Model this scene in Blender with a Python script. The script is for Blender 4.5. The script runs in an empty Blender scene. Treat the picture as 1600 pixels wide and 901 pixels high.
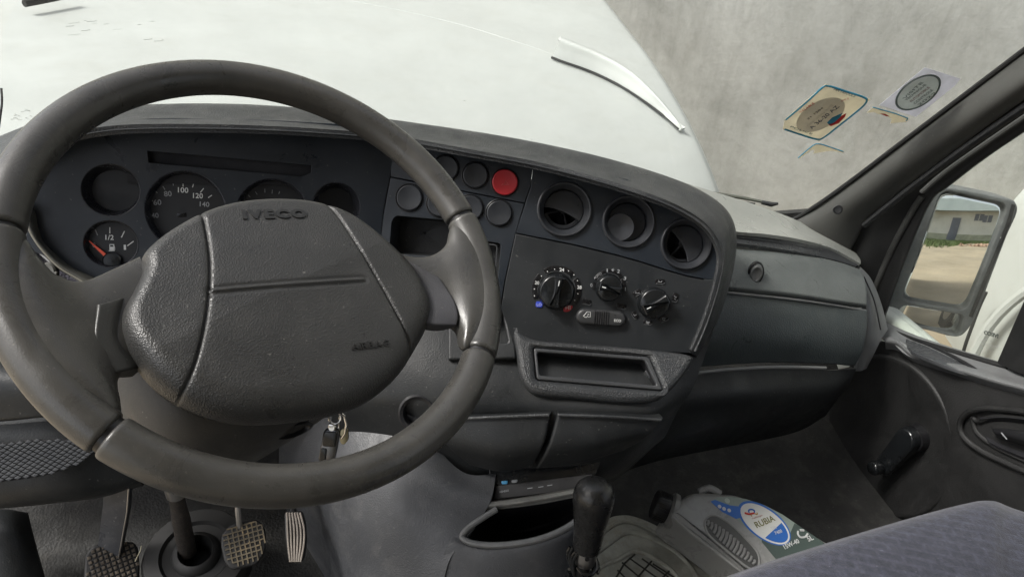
import bpy, math, random
import numpy as np
from mathutils import Vector, Matrix
random.seed(4); rng = np.random.default_rng(4)
sc = bpy.context.scene
# ------------------------------------------------------------------ camera
R_ = math.radians
YAW, PITCH, ROLL, FPX = 20, 34, 6, 1100.0
CAM = np.array([0, 0, 1.05])
def cam_axes():
    y, p, r = R_(YAW), R_(PITCH), R_(ROLL)
    fh = np.array([math.sin(y), math.cos(y), 0]); up = np.array([0, 0, 1.]); rt = np.array([math.cos(y), -math.sin(y), 0])
    z = math.cos(p)*fh - math.sin(p)*up; d = -math.sin(p)*fh - math.cos(p)*up
    return math.cos(r)*rt - math.sin(r)*d, math.sin(r)*rt + math.cos(r)*d, z
AX, AY, AZ = cam_axes()
cd = bpy.data.cameras.new('camera'); cam = bpy.data.objects.new('camera', cd); sc.collection.objects.link(cam)
cd.sensor_width = 36; cd.lens = 36*FPX/1600; cd.clip_start = .02; cd.clip_end = 500
M = Matrix.Identity(4)
for i in range(3):
    M[i][0] = AX[i]; M[i][1] = -AY[i]; M[i][2] = -AZ[i]; M[i][3] = CAM[i]
cam.matrix_world = M; sc.camera = cam
# ------------------------------------------------------------------ light
SUN_EL, SUN_AZ = 50, 278        # azimuth the sun stands at, degrees clockwise from +Y
w = bpy.data.worlds.new('World'); sc.world = w; w.use_nodes = True
nt = w.node_tree; nt.nodes.clear()
sky = nt.nodes.new('ShaderNodeTexSky'); sky.sky_type = 'NISHITA'; sky.sun_disc = False
sky.sun_elevation = R_(SUN_EL); sky.sun_rotation = R_(SUN_AZ); sky.air_density = 1.0; sky.dust_density = 4.0; sky.ozone_density = .6
bg = nt.nodes.new('ShaderNodeBackground'); bg.inputs[1].default_value = .11
hs = nt.nodes.new('ShaderNodeHueSaturation'); hs.inputs['Saturation'].default_value = .35
wo = nt.nodes.new('ShaderNodeOutputWorld')
nt.links.new(sky.outputs[0], hs.inputs['Color']); nt.links.new(hs.outputs[0], bg.inputs[0]); nt.links.new(bg.outputs[0], wo.inputs[0])
sl = bpy.data.lights.new('sun', 'SUN'); sl.energy = 1.5; sl.angle = R_(14); sl.color = (1, .97, .92)
so = bpy.data.objects.new('sun', sl); sc.collection.objects.link(so)
sd = Vector((math.sin(R_(SUN_AZ))*math.cos(R_(SUN_EL)), math.cos(R_(SUN_AZ))*math.cos(R_(SUN_EL)), math.sin(R_(SUN_EL))))
so.rotation_euler = (-sd).to_track_quat('-Z', 'Y').to_euler(); so.location = sd*20
sc.view_settings.view_transform = 'Standard'; sc.view_settings.look = 'None'; sc.view_settings.gamma = 1
sc.view_settings.exposure = 1.25; sc.view_settings.use_curve_mapping = False
sc.cycles.max_bounces = 8; sc.cycles.transparent_max_bounces = 12; sc.cycles.caustics_reflective = False; sc.cycles.caustics_refractive = False
sc.cycles.use_denoising = True

# ------------------------------------------------------------------ point helpers (all give real world points)
def ray(px, py): return AX*((px-800)/FPX) + AY*((py-450.5)/FPX) + AZ
def at(px, py, d): return CAM + ray(px, py)*d
def hitx(px, py, x): r = ray(px, py); return CAM + r*((x-CAM[0])/r[0])
def hity(px, py, y): r = ray(px, py); return CAM + r*((y-CAM[1])/r[1])
def hitz(px, py, z): r = ray(px, py); return CAM + r*((z-CAM[2])/r[2])
def unit(v): v = np.asarray(v, float); return v/np.linalg.norm(v)
class Frame:
    """a plane in the van: origin, unit axes u (right), v (up), n (out of the surface)"""
    def __init__(s, o, n, up=(0, 0, 1), yaw=0):
        s.o = np.asarray(o, float); s.n = unit(n); s.u = unit(np.cross(up, s.n)); s.v = np.cross(s.n, s.u)
        if yaw:
            c, k = math.cos(R_(yaw)), math.sin(R_(yaw)); s.u, s.v = c*s.u+k*s.v, c*s.v-k*s.u
    def ab(s, px, py, c=0.):
        r = ray(px, py); t = ((s.o + c*s.n - CAM) @ s.n)/(r @ s.n); p = CAM + r*t - s.o
        return np.array([p @ s.u, p @ s.v])
    def abl(s, pts, c=0.): return [s.ab(p[0], p[1], c) for p in pts]
    def w(s, a, b, c=0.): return s.o + a*s.u + b*s.v + c*s.n
    def p(s, px, py, c=0.): a, b = s.ab(px, py, c); return s.w(a, b, c)
    def d(s, px, py): r = ray(px, py); return ((s.o - CAM) @ s.n)/(r @ s.n)
    def M(s, a=0., b=0., c=0., rot=0.):
        o = s.w(a, b, c); k, q = math.cos(rot), math.sin(rot); u = k*s.u+q*s.v; v = k*s.v-q*s.u
        return Matrix(((u[0], v[0], s.n[0], o[0]), (u[1], v[1], s.n[1], o[1]), (u[2], v[2], s.n[2], o[2]), (0, 0, 0, 1)))
def cat(P, n, closed=False):
    """Catmull-Rom through points, n samples per span"""
    P = np.asarray(P, float); m = len(P); out = []
    for i in range(m if closed else m-1):
        if closed: p0, p1, p2, p3 = P[(i-1) % m], P[i], P[(i+1) % m], P[(i+2) % m]
        else: p1, p2 = P[i], P[i+1]; p0 = P[i-1] if i else 2*p1-p2; p3 = P[i+2] if i+2 < m else 2*p2-p1
        for k in range(n):
            t = k/n; out.append(.5*(2*p1+(p2-p0)*t+(2*p0-5*p1+4*p2-p3)*t*t+(3*p1-p0-3*p2+p3)*t**3))
    if not closed: out.append(P[-1])
    return np.array(out)
def resamp(P, n, closed=False):
    P = np.asarray(P, float); Q = np.vstack([P, P[:1]]) if closed else P
    L = np.r_[0, np.cumsum(np.linalg.norm(np.diff(Q, axis=0), axis=1))]
    t = np.linspace(0, L[-1], n+1)[:-1] if closed else np.linspace(0, L[-1], n)
    return np.stack([np.interp(t, L, Q[:, k]) for k in range(Q.shape[1])], 1)
def rounded(P, r, k=5):
    """round the corners of a closed 2D polygon"""
    P = [np.asarray(p, float) for p in P]; out = []; m = len(P)
    for i in range(m):
        a, b, c = P[i-1], P[i], P[(i+1) % m]
        la, lc = np.linalg.norm(a-b), np.linalg.norm(c-b); q = min(r, .48*la, .48*lc)
        s, e = b+(a-b)/la*q, b+(c-b)/lc*q
        for j in range(k+1):
            t = j/k; out.append((1-t)**2*s+2*t*(1-t)*b+t*t*e)
    return np.array(out)
def ell(cx, cy, rx, ry, n=48, rot=0):
    t = np.linspace(0, 2*math.pi, n, endpoint=False); x, y = rx*np.cos(t), ry*np.sin(t)
    c, s = math.cos(rot), math.sin(rot); return np.stack([cx+c*x-s*y, cy+s*x+c*y], 1)

# ------------------------------------------------------------------ object helpers
COL = sc.collection
def thing(name, label, category, loc=(0, 0, 0), group=None, kind=None):
    o = bpy.data.objects.new(name, None); COL.objects.link(o); o.location = Vector(loc); o.empty_display_size = .05
    o['label'] = label; o['category'] = category
    if group: o['group'] = group
    if kind: o['kind'] = kind
    return o
def tag(o, label, category=None, group=None, kind=None):
    if label: o['label'] = label
    if category: o['category'] = category
    if group: o['group'] = group
    if kind: o['kind'] = kind
    return o
def root_loc(p):
    l = Vector((0, 0, 0))
    while p is not None: l = l + p.location; p = p.parent
    return l
def link(name, me, mat, parent=None, loc=None, angle=35):
    """me holds world coordinates; the object gets an origin of its own and the parent keeps it in place"""
    o = bpy.data.objects.new(name, me); COL.objects.link(o)
    if loc is None:
        co = np.empty(len(me.vertices)*3); me.vertices.foreach_get('co', co); co = co.reshape(-1, 3)
        loc = (co.min(0)+co.max(0))/2 if len(co) else np.zeros(3)
    me.transform(Matrix.Translation(-Vector(loc)))
    o.location = Vector(loc) - root_loc(parent); o.parent = parent
    if mat is not None:
        for m in (mat if isinstance(mat, (list, tuple)) else [mat]): me.materials.append(m)
    if angle is not None:
        for p in me.polygons: p.use_smooth = True
        me.set_sharp_from_angle(angle=R_(angle))
    return o
class MB:
    """collects several shapes for one mesh"""
    def __init__(s): s.v = []; s.f = []; s.mi = []; s.n = 0; s.cur = 0
    def add(s, V, Fc, M=None):
        V = np.asarray(V, float)
        if M is not None: m = np.array(M); V = V @ m[:3, :3].T + m[:3, 3]
        s.v.append(V); s.f += [tuple(i+s.n for i in q) for q in Fc]; s.mi += [s.cur]*len(Fc); s.n += len(V); return s
    def box(s, M, sx, sy, sz, bev=0.):
        if bev <= 0:
            V = [(x*sx/2, y*sy/2, z*sz/2) for x in (-1, 1) for y in (-1, 1) for z in (-1, 1)]
            return s.add(V, [(0, 1, 3, 2), (4, 6, 7, 5), (0, 4, 5, 1), (2, 3, 7, 6), (0, 2, 6, 4), (1, 5, 7, 3)], M)
        return s.prism(rounded([(-sx/2, -sy/2), (sx/2, -sy/2), (sx/2, sy/2), (-sx/2, sy/2)], bev*1.5, 3), -sz/2, sz/2, M, bev)
    def prism(s, P, z0, z1, M=None, bev=0., taper=1.0):
        """closed 2D outline lifted from z0 to z1, top edge rounded by bev"""
        P = np.asarray(P, float); m = len(P); c = P.mean(0)
        if np.cross(np.roll(P, -1, 0)-P, np.roll(P, -2, 0)-np.roll(P, -1, 0)).sum() < 0: P = P[::-1]
        e = np.roll(P, -1, 0)-np.roll(P, 1, 0); nn = np.stack([e[:, 1], -e[:, 0]], 1); nn /= np.linalg.norm(nn, axis=1)[:, None]+1e-12
        rings = [(P, z0)]
        if bev > 0:
            for k in range(4):
                a = k/3*math.pi/2; rings.append((P-nn*bev*(1-math.cos(a)), z1-bev+bev*math.sin(a)))
        else: rings.append((P, z1))
        V = np.vstack([np.c_[q, np.full(m, z)] for q, z in rings]); Fc = []
        for k in range(len(rings)-1):
            for i in range(m): j = (i+1) % m; Fc.append((k*m+i, k*m+j, (k+1)*m+j, (k+1)*m+i))
        Fc.append(tuple(range(m-1, -1, -1))); Fc.append(tuple((len(rings)-1)*m+i for i in range(m)))
        return s.add(V, Fc, M)
    def lathe(s, prof, M=None, seg=48, sx=1, sy=1, cap=True):
        t = np.linspace(0, 2*math.pi, seg, endpoint=False); V = []; Fc = []
        for r, z in prof: V.append(np.stack([r*sx*np.cos(t), r*sy*np.sin(t), np.full(seg, z)], 1))
        V = np.vstack(V)
        for k in range(len(prof)-1):
            for i in range(seg): j = (i+1) % seg; Fc.append((k*seg+i, k*seg+j, (k+1)*seg+j, (k+1)*seg+i))
        if cap: Fc.append(tuple(range(seg-1, -1, -1))); Fc.append(tuple((len(prof)-1)*seg+i for i in range(seg)))
        return s.add(V, Fc, M)
    def tube(s, P, r, seg=10, closed=False, M=None):
        P = np.asarray(P, float); m = len(P); r = np.broadcast_to(np.asarray(r, float), (m,))
        T = np.roll(P, -1, 0)-np.roll(P, 1, 0)
        if not closed: T[0] = P[1]-P[0]; T[-1] = P[-1]-P[-2]
        T /= np.linalg.norm(T, axis=1)[:, None]+1e-12
        a = np.array([0, 0, 1.]) if abs(T[0][2]) < .9 else np.array([1., 0, 0]); N = unit(np.cross(T[0], a)); V = []
        th = np.linspace(0, 2*math.pi, seg, endpoint=False)
        for i in range(m):
            N = unit(N-T[i]*(N @ T[i])); B = np.cross(T[i], N)
            V.append(P[i]+r[i]*(np.cos(th)[:, None]*N+np.sin(th)[:, None]*B))
        V = np.vstack(V); Fc = []
        for k in range(m if closed else m-1):
            q = (k+1) % m
            for i in range(seg): j = (i+1) % seg; Fc.append((k*seg+i, k*seg+j, q*seg+j, q*seg+i))
        if not closed: Fc.append(tuple(range(seg-1, -1, -1))); Fc.append(tuple((m-1)*seg+i for i in range(seg)))
        return s.add(V, Fc, M)
    def loft(s, rings, M=None, cap=True):
        m = len(rings[0]); V = np.vstack(rings); Fc = []
        for k in range(len(rings)-1):
            for i in range(m): j = (i+1) % m; Fc.append((k*m+i, k*m+j, (k+1)*m+j, (k+1)*m+i))
        if cap: Fc.append(tuple(range(m-1, -1, -1))); Fc.append(tuple((len(rings)-1)*m+i for i in range(m)))
        return s.add(V, Fc, M)
    def mesh(s, name, fix=True):
        me = bpy.data.meshes.new(name); me.from_pydata(np.vstack(s.v).tolist(), [], s.f)
        me.polygons.foreach_set('material_index', s.mi); me.update()
        if fix:
            import bmesh
            b = bmesh.new(); b.from_mesh(me); bmesh.ops.recalc_face_normals(b, faces=b.faces); b.to_mesh(me); b.free()
        return me
    def build(s, name, mat, parent=None, angle=35, fix=True): return link(name, s.mesh(name, fix), mat, parent, angle=angle)
def plate(name, fr, outline, z0, z1, mat, parent, bev=.001, holes=(), angle=35):
    """a plate with true holes lying on a frame; outline and holes are 2D local points"""
    cu = bpy.data.curves.new(name, 'CURVE'); cu.dimensions = '2D'; cu.fill_mode = 'BOTH'
    for P in [outline, *holes]:
        sp = cu.splines.new('POLY'); sp.points.add(len(P)-1); sp.use_cyclic_u = True
        for q, pt in zip(P, sp.points): pt.co = (q[0], q[1], 0, 1)
    h = (z1-z0)/2; bev = min(bev, h*.95)
    cu.bevel_depth = bev; cu.bevel_resolution = 2; cu.offset = -bev; cu.extrude = h-bev
    o = bpy.data.objects.new('tmp', cu); COL.objects.link(o)
    dg = bpy.context.evaluated_depsgraph_get(); me = bpy.data.meshes.new_from_object(o.evaluated_get(dg))
    bpy.data.objects.remove(o); bpy.data.curves.remove(cu)
    me.transform(fr.M(0, 0, (z0+z1)/2)); me.name = name; me.materials.clear()
    return link(name, me, mat, parent, angle=angle)
def text_mesh(s, bold=0.):
    cu = bpy.data.curves.new('lettering', 'FONT'); cu.body = s; cu.size = 1; cu.extrude = .004; cu.offset = bold; cu.resolution_u = 3
    o = bpy.data.objects.new('tmp', cu); COL.objects.link(o)
    dg = bpy.context.evaluated_depsgraph_get(); me = bpy.data.meshes.new_from_object(o.evaluated_get(dg))
    bpy.data.objects.remove(o); bpy.data.curves.remove(cu); me.materials.clear()
    co = np.empty(len(me.vertices)*3); me.vertices.foreach_get('co', co); co = co.reshape(-1, 3)
    return me, co.min(0), co.max(0)
def text(name, s, fr, pl, pr, mat, parent, c=.0004, aspect=None, bold=.0, height=None, mirror=False, thick=.0003):
    """lettering whose baseline runs from pixel-located point pl to pr on the frame"""
    a = fr.ab(*pl, c); b = fr.ab(*pr, c)
    return text_ab(name, s, fr, a, b, mat, parent, c, bold, height, mirror, thick)
def text_ab(name, s, fr, a, b, mat, parent, c=.0004, bold=.0, height=None, mirror=False, thick=.0003):
    me, lo, hi = text_mesh(s, bold); a = np.asarray(a, float); b = np.asarray(b, float)
    L = np.linalg.norm(b-a); kx = L/(hi[0]-lo[0]); ky = kx if height is None else height/(hi[1]-lo[1])
    S = Matrix.Diagonal((-kx if mirror else kx, ky, thick/.008, 1)); T = Matrix.Translation((-(hi[0] if mirror else lo[0]), -lo[1], 0))
    me.transform(fr.M(a[0], a[1], c, math.atan2(b[1]-a[1], b[0]-a[0])) @ S @ T)
    if mirror: me.flip_normals()
    return link(name, me, mat, parent, angle=None)
def patch(name, rows, mat, parent, thick=.004, nu=8, nv=6, rnd=0., fn=None, bump=None, closed_u=False, back=None, angle=50):
    """smooth thick panel through a grid of 3D points (rows of equal length); edges rolled off by rnd"""
    G = np.array(rows, float)
    A = np.array([cat(r, nu) for r in G]); A = np.array([cat(A[:, j], nv) for j in range(A.shape[1])]).transpose(1, 0, 2) if len(G) > 1 else A
    if rnd > 0:   # extra loops close to the edges
        def dense(A):
            n = len(A); L = np.linalg.norm(np.diff(A, axis=0), axis=2).mean(1); L = np.r_[0, np.cumsum(L)]
            e = [rnd*q for q in (.03, .1, .22, .4, .65, 1)]; t = sorted(set(list(L)+[q for q in e if q < L[-1]*.45]+[L[-1]-q for q in e if q < L[-1]*.45]))
            k = np.clip(np.searchsorted(L, t, side='right')-1, 0, n-2); f = ((np.array(t)-L[k])/(L[k+1]-L[k]))[:, None, None]
            return A[k]*(1-f)+A[k+1]*f, np.array(t), L[-1]
        A, tv, Lv = dense(A); B, tu, Lu = dense(A.transpose(1, 0, 2)); A = B.transpose(1, 0, 2)
    nr, nc = A.shape[:2]
    def normals(A):
        du = np.gradient(A, axis=1); dv = np.gradient(A, axis=0); N = np.cross(du, dv); N /= np.linalg.norm(N, axis=2)[..., None]+1e-12
        return N
    N = normals(A)
    flip = ((CAM-A.reshape(-1, 3))*N.reshape(-1, 3)).sum() < 0
    if flip: N = -N
    if rnd > 0:
        dv = np.minimum(tv, Lv-tv)[:, None]; du = np.minimum(tu, Lu-tu)[None, :]
        g = lambda d: np.where(d < rnd, rnd-np.sqrt(np.maximum(rnd**2-(rnd-d)**2, 0)), 0)
        A = A-N*np.maximum(g(dv), g(du))[..., None]
    if bump is not None: A = A+N*bump(A)[..., None]
    Bk = A-N*max(thick, .001) if back is None else A+np.asarray(back, float)
    V = np.vstack([A.reshape(-1, 3), Bk.reshape(-1, 3)]); o = nr*nc; Fc = []
    for i in range(nr-1):
        for j in range(nc-1):
            q = (i*nc+j, i*nc+j+1, (i+1)*nc+j+1, (i+1)*nc+j)
            if flip: q = q[::-1]
            Fc.append(q); Fc.append(tuple(k+o for k in q[::-1]))
    loop = [j for j in range(nc)]+[i*nc+nc-1 for i in range(1, nr)]+[(nr-1)*nc+j for j in range(nc-2, -1, -1)]+[i*nc for i in range(nr-2, 0, -1)]
    for a, b in zip(loop, loop[1:]+loop[:1]):
        q = (b, a, a+o, b+o); Fc.append(q[::-1] if flip else q)
    me = bpy.data.meshes.new(name); me.from_pydata(V.tolist(), [], Fc); me.update()
    if fn: fn(me)
    return link(name, me, mat, parent, angle=angle)
def ext(rows, k): return [list(r)+[np.asarray(r[-1])+(np.asarray(r[-1])-np.asarray(r[-2]))*k] for r in rows]
def P3(rows): return [[at(*p) for p in r] for r in rows]

# ------------------------------------------------------------------ materials
def mat(name, col, rough=.5, grain=0, gs=.0, mott=.15, ms=8, dust=0., dustcol=(.25, .24, .22), metal=0., spec=.5, coat=0., fine=0., sheen=0., scratch=0.):
    m = bpy.data.materials.new(name); m.use_nodes = True; n = m.node_tree; b = n.nodes['Principled BSDF']
    L = n.links.new; N = n.nodes.new
    tc = N('ShaderNodeTexCoord'); b.inputs['Roughness'].default_value = rough; b.inputs['Metallic'].default_value = metal
    b.inputs['Specular IOR Level'].default_value = spec; b.inputs['Coat Weight'].default_value = coat
    n1 = N('ShaderNodeTexNoise'); n1.inputs['Scale'].default_value = ms; n1.inputs['Detail'].default_value = 6; n1.inputs['Roughness'].default_value = .65
    L(tc.outputs['Object'], n1.inputs['Vector'])
    mx = N('ShaderNodeMix'); mx.data_type = 'RGBA'
    c = np.array(col); lo = np.clip(c*(1-mott), 0, 1); hi = np.clip(c*(1+mott), 0, 1)
    mr = N('ShaderNodeMapRange'); mr.inputs[1].default_value = .3; mr.inputs[2].default_value = .7
    L(n1.outputs[0], mr.inputs[0]); L(mr.outputs[0], mx.inputs[0])
    mx.inputs[6].default_value = (*lo, 1); mx.inputs[7].default_value = (*hi, 1); out = mx.outputs[2]
    if dust > 0:
        n2 = N('ShaderNodeTexNoise'); n2.inputs['Scale'].default_value = ms*2.7; n2.inputs['Detail'].default_value = 9; n2.inputs['Roughness'].default_value = .72
        L(tc.outputs['Object'], n2.inputs['Vector']); r2 = N('ShaderNodeMapRange'); r2.inputs[1].default_value = .5; r2.inputs[2].default_value = .78; r2.inputs[4].default_value = dust
        L(n2.outputs[0], r2.inputs[0]); m2 = N('ShaderNodeMix'); m2.data_type = 'RGBA'; L(r2.outputs[0], m2.inputs[0]); L(out, m2.inputs[6]); m2.inputs[7].default_value = (*dustcol, 1); out = m2.outputs[2]
    if dust > 0:   # specks and lint
        n5 = N('ShaderNodeTexNoise'); n5.inputs['Scale'].default_value = 260; n5.inputs['Detail'].default_value = 2; L(tc.outputs['Object'], n5.inputs['Vector'])
        r5 = N('ShaderNodeMapRange'); r5.inputs[1].default_value = .70; r5.inputs[2].default_value = .76; r5.inputs[4].default_value = min(.25+dust, .6); L(n5.outputs[0], r5.inputs[0])
        m5 = N('ShaderNodeMix'); m5.data_type = 'RGBA'; L(r5.outputs[0], m5.inputs[0]); L(out, m5.inputs[6]); m5.inputs[7].default_value = (*dustcol, 1); out = m5.outputs[2]
    if scratch > 0:
        mp = N('ShaderNodeMapping'); mp.inputs['Scale'].default_value = (14, 160, 40); mp.inputs['Rotation'].default_value = (.3, .5, .6); L(tc.outputs['Object'], mp.inputs[0])
        n3 = N('ShaderNodeTexNoise'); n3.inputs['Scale'].default_value = 1.5; n3.inputs['Detail'].default_value = 3; L(mp.outputs[0], n3.inputs['Vector'])
        r3 = N('ShaderNodeMapRange'); r3.inputs[1].default_value = .66; r3.inputs[2].default_value = .74; r3.inputs[4].default_value = scratch; L(n3.outputs[0], r3.inputs[0])
        m3 = N('ShaderNodeMix'); m3.data_type = 'RGBA'; L(r3.outputs[0], m3.inputs[0]); L(out, m3.inputs[6]); m3.inputs[7].default_value = (*dustcol, 1); out = m3.outputs[2]
    L(out, b.inputs['Base Color'])
    n4 = N('ShaderNodeTexNoise'); n4.inputs['Scale'].default_value = ms*1.7; n4.inputs['Detail'].default_value = 7; n4.inputs['Roughness'].default_value = .7; n4.inputs['Distortion'].default_value = .8; L(tc.outputs['Object'], n4.inputs['Vector'])
    rr = N('ShaderNodeMapRange'); rr.inputs[1].default_value = .3; rr.inputs[2].default_value = .7; rr.inputs[3].default_value = max(rough-.16, .04); rr.inputs[4].default_value = min(rough+.16, 1); L(n4.outputs[0], rr.inputs[0]); L(rr.outputs[0], b.inputs['Roughness'])
    h = None
    if gs > 0:
        v = N('ShaderNodeTexVoronoi'); v.inputs['Scale'].default_value = grain
        wn = N('ShaderNodeTexNoise'); wn.inputs['Scale'].default_value = grain*.8; wn.inputs['Detail'].default_value = 2
        L(tc.outputs['Object'], wn.inputs['Vector']); L(tc.outputs['Object'], v.inputs['Vector'])
        ad = N('ShaderNodeMath'); ad.operation = 'ADD'; L(v.outputs[0], ad.inputs[0]); L(wn.outputs[0], ad.inputs[1])
        bp = N('ShaderNodeBump'); bp.inputs['Strength'].default_value = gs; bp.inputs['Distance'].default_value = .35/grain
        L(ad.outputs[0], bp.inputs['Height']); L(bp.outputs[0], b.inputs['Normal'])
    return m
def paper(name, col):
    m = mat(name, col, .75, 0, 0, .1, 30, dust=.08); n = m.node_tree; b = n.nodes['Principled BSDF']; o = n.nodes['Material Output']
    t = n.nodes.new('ShaderNodeBsdfTranslucent'); x = n.nodes.new('ShaderNodeMixShader'); x.inputs[0].default_value = .55
    n.links.new(b.inputs['Base Color'].links[0].from_socket, t.inputs[0]); n.links.new(b.outputs[0], x.inputs[1]); n.links.new(t.outputs[0], x.inputs[2]); n.links.new(x.outputs[0], o.inputs[0]); return m
def simple(name, col, rough=.5, metal=0., emit=0.):
    m = bpy.data.materials.new(name); m.use_nodes = True; b = m.node_tree.nodes['Principled BSDF']
    n = m.node_tree.nodes.new('ShaderNodeTexNoise'); n.inputs['Scale'].default_value = 60; mx = m.node_tree.nodes.new('ShaderNodeMix'); mx.data_type = 'RGBA'
    c = np.array(col); mx.inputs[6].default_value = (*(c*.88), 1); mx.inputs[7].default_value = (*np.clip(c*1.08, 0, 1), 1)
    m.node_tree.links.new(n.outputs[0], mx.inputs[0]); m.node_tree.links.new(mx.outputs[2], b.inputs['Base Color'])
    b.inputs['Roughness'].default_value = rough; b.inputs['Metallic'].default_value = metal
    return m
MT = dict(
 dash=mat('dash plastic', (.022, .025, .030), .5, 420, .25, .15, 9, dust=.05),
 brow=mat('grained dash pad', (.030, .032, .034), .40, 560, .9, .15, 9, dust=.12),
 face=mat('smooth panel plastic', (.014, .018, .024), .38, 900, .08, .1, 7, dust=.03),
 climate=mat('climate panel plastic', (.011, .013, .015), .5, 1100, .08, .1, 7, dust=.03),
 ring=mat('vent ring plastic', (.022, .024, .028), .38, 900, .05, .1, 12),
 black=mat('black plastic', (.008, .008, .009), .45, 800, .05, .1, 10),
 gloss=mat('gloss black plastic', (.008, .009, .010), .22, 800, .0, .1, 10),
 cavity=mat('dark cavity plastic', (.006, .006, .008), .7),
 rim=mat('worn steering wheel skin', (.047, .0455, .0415), .34, 900, .14, .3, 14, dust=.16, dustcol=(.16, .15, .13)),
 hub=mat('grained airbag cover', (.034, .034, .033), .38, 760, .62, .12, 14, dust=.06),
 hubside=mat('shaded emblem plastic', (.016, .016, .015), .45, 330, .1),  # darker than the hub cover to stand for shadow in the sunk letters
 shroud=mat('column shroud plastic', (.030, .0295, .028), .55, 600, .15, .12, 10, dust=.06),
 tunnel=mat('grey console plastic', (.042, .044, .048), .5, 500, .4, .2, 9, dust=.30, dustcol=(.16, .155, .145), scratch=.25),
 pad=mat('sunlit dash top', (.33, .335, .31), .35, 500, .12, .12, 7, dust=.2),  # grey raised so the colour carries the windscreen glare
 glovetop=mat('lit-tone glovebox lid', (.125, .135, .133), .36, 480, .4, .16, 12, dust=.2, dustcol=(.16, .17, .17), scratch=.08),  # same plastic as the lower lid, lightened for light through the windscreen
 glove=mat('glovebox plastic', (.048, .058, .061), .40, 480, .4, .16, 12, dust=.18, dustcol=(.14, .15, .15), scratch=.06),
 trim=mat('dark tray plastic', (.05, .052, .055), .3, 600, .05, .12, 6),
 low=mat('lower dash plastic', (.012, .0135, .0145), .5, 500, .2, .12, 9, dust=.06),
 door=mat('door card plastic', (.010, .010, .010), .6, 420, .3, .2, 7, dust=.10, dustcol=(.07, .068, .062), scratch=.10),
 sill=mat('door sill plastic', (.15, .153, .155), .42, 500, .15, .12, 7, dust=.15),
 pillar=mat('pillar trim', (.058, .057, .053), .6, 500, .08, .12, 4, dust=.04),
 rubber=mat('black rubber', (.008, .008, .008), .6, 400, .05),
 carpet=mat('dark floor covering', (.022, .022, .021), .8, 260, .5, .3, 9, dust=.5, dustcol=(.10, .095, .085)),
 white=mat('white van paint', (.80, .82, .78), .32, 0, 0, .03, 3, dust=.05, dustcol=(.45, .43, .38), scratch=.03, coat=.3),
 wall=None, print=simple('white print', (.62, .63, .62), .6), dim=simple('grey print', (.30, .31, .32), .6),
 red=simple('red plastic', (.42, .022, .03), .35), redneedle=simple('red needle', (.75, .10, .05), .5), blue=simple('blue print', (.02, .05, .42), .5),
 chrome=simple('chrome', (.75, .73, .70), .18, 1), steel=simple('worn steel', (.42, .41, .40), .38, 1), seat=None, gear=mat('gear knob leather', (.011, .011, .011), .32, 600, .15, .15, 40, dust=.06, dustcol=(.16, .16, .16)),
)
# ------------------------------------------------------------------ steering wheel
WC = CAM + (AX*-.32603+AY*-.04559+AZ)*.59903
a_, b_ = R_(34.3), R_(-28.5)
WN = AX*math.sin(a_)*math.cos(b_)+AY*math.sin(b_)-AZ*math.cos(a_)*math.cos(b_)
WF = Frame(WC, WN); RIM, RT = .195, .0158
wheel = thing('steering_wheel', 'four section black steering wheel with dished spokes and a leather-grained airbag hub', 'steering wheel', WC)
def wang(px, py): p = WF.ab(px, py); return math.atan2(p[1], p[0])
s_ru = wang(722, 342); s_rl = wang(744, 553); s_ll = wang(171, 679); s_lu = wang(18, 364)
def rim_section(t0, t1, name, label=None):
    while t1 < t0: t1 += 2*math.pi
    gap = .0016/RIM; t0 += gap; t1 -= gap; n = int((t1-t0)/.035)+2
    e = [.0, .0006, .0018, .0035]; L = (t1-t0)*RIM
    t = sorted(set([t0+q/RIM for q in e]+[t1-q/RIM for q in e]+list(np.linspace(t0+.004/RIM, t1-.004/RIM, n))))
    P = []; r = []
    for q in t:
        P.append(WF.w(RIM*math.cos(q), RIM*math.sin(q))); d = min(q-t0, t1-q)*RIM
        r.append(RT-(.0022*(1-math.sqrt(max(0, 1-(1-min(d/.0035, 1))**2)))))
    m = MB(); m.tube(P, r, 28); o = m.build(name, MT['rim'], wheel)
    return o
rim_section(s_ru, s_lu, 'rim_section'); rim_section(s_lu, s_ll, 'rim_section'); rim_section(s_ll, s_rl, 'rim_section'); rim_section(s_rl, s_ru, 'rim_section')
m = MB(); t = np.linspace(0, 2*math.pi, 120, endpoint=False)
m.tube([WF.w(RIM*math.cos(q), RIM*math.sin(q)) for q in t], RT-.0026, 16, closed=True); m.build('rim_core', MT['black'], wheel)
def spoke(name, st, mt, nsub=6, ex=2.6):
    st = np.array([[*WF.ab(a[0], a[1], c), *WF.ab(b[0], b[1], c), c, th, bu] for a, b, c, th, bu in st])
    S = cat(st, nsub); rings = []
    for A in S:
        mid = (A[:2]+A[2:4])/2; h = (A[:2]-A[2:4])/2; hl = np.linalg.norm(h); od = np.array([h[1], -h[0]])/hl; od = od if od @ mid > 0 else -od
        rr = max(np.linalg.norm(A[:2]), hl*1.02); sag = (rr-math.sqrt(rr*rr-hl*hl))*A[6]; ring = []
        for q in np.linspace(0, 2*math.pi, 64, endpoint=False):
            cx = abs(math.cos(q))**(2/ex)*math.copysign(1, math.cos(q)); cy = abs(math.sin(q))**(2/ex)*math.copysign(1, math.sin(q))
            p = mid+h*cx+od*sag*(1-cx*cx); ring.append(WF.w(p[0], p[1], A[4]+cy*A[5]))
        rings.append(np.array(ring))
    m = MB(); m.loft(rings); return m.build(name, mt, wheel, angle=60)
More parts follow.
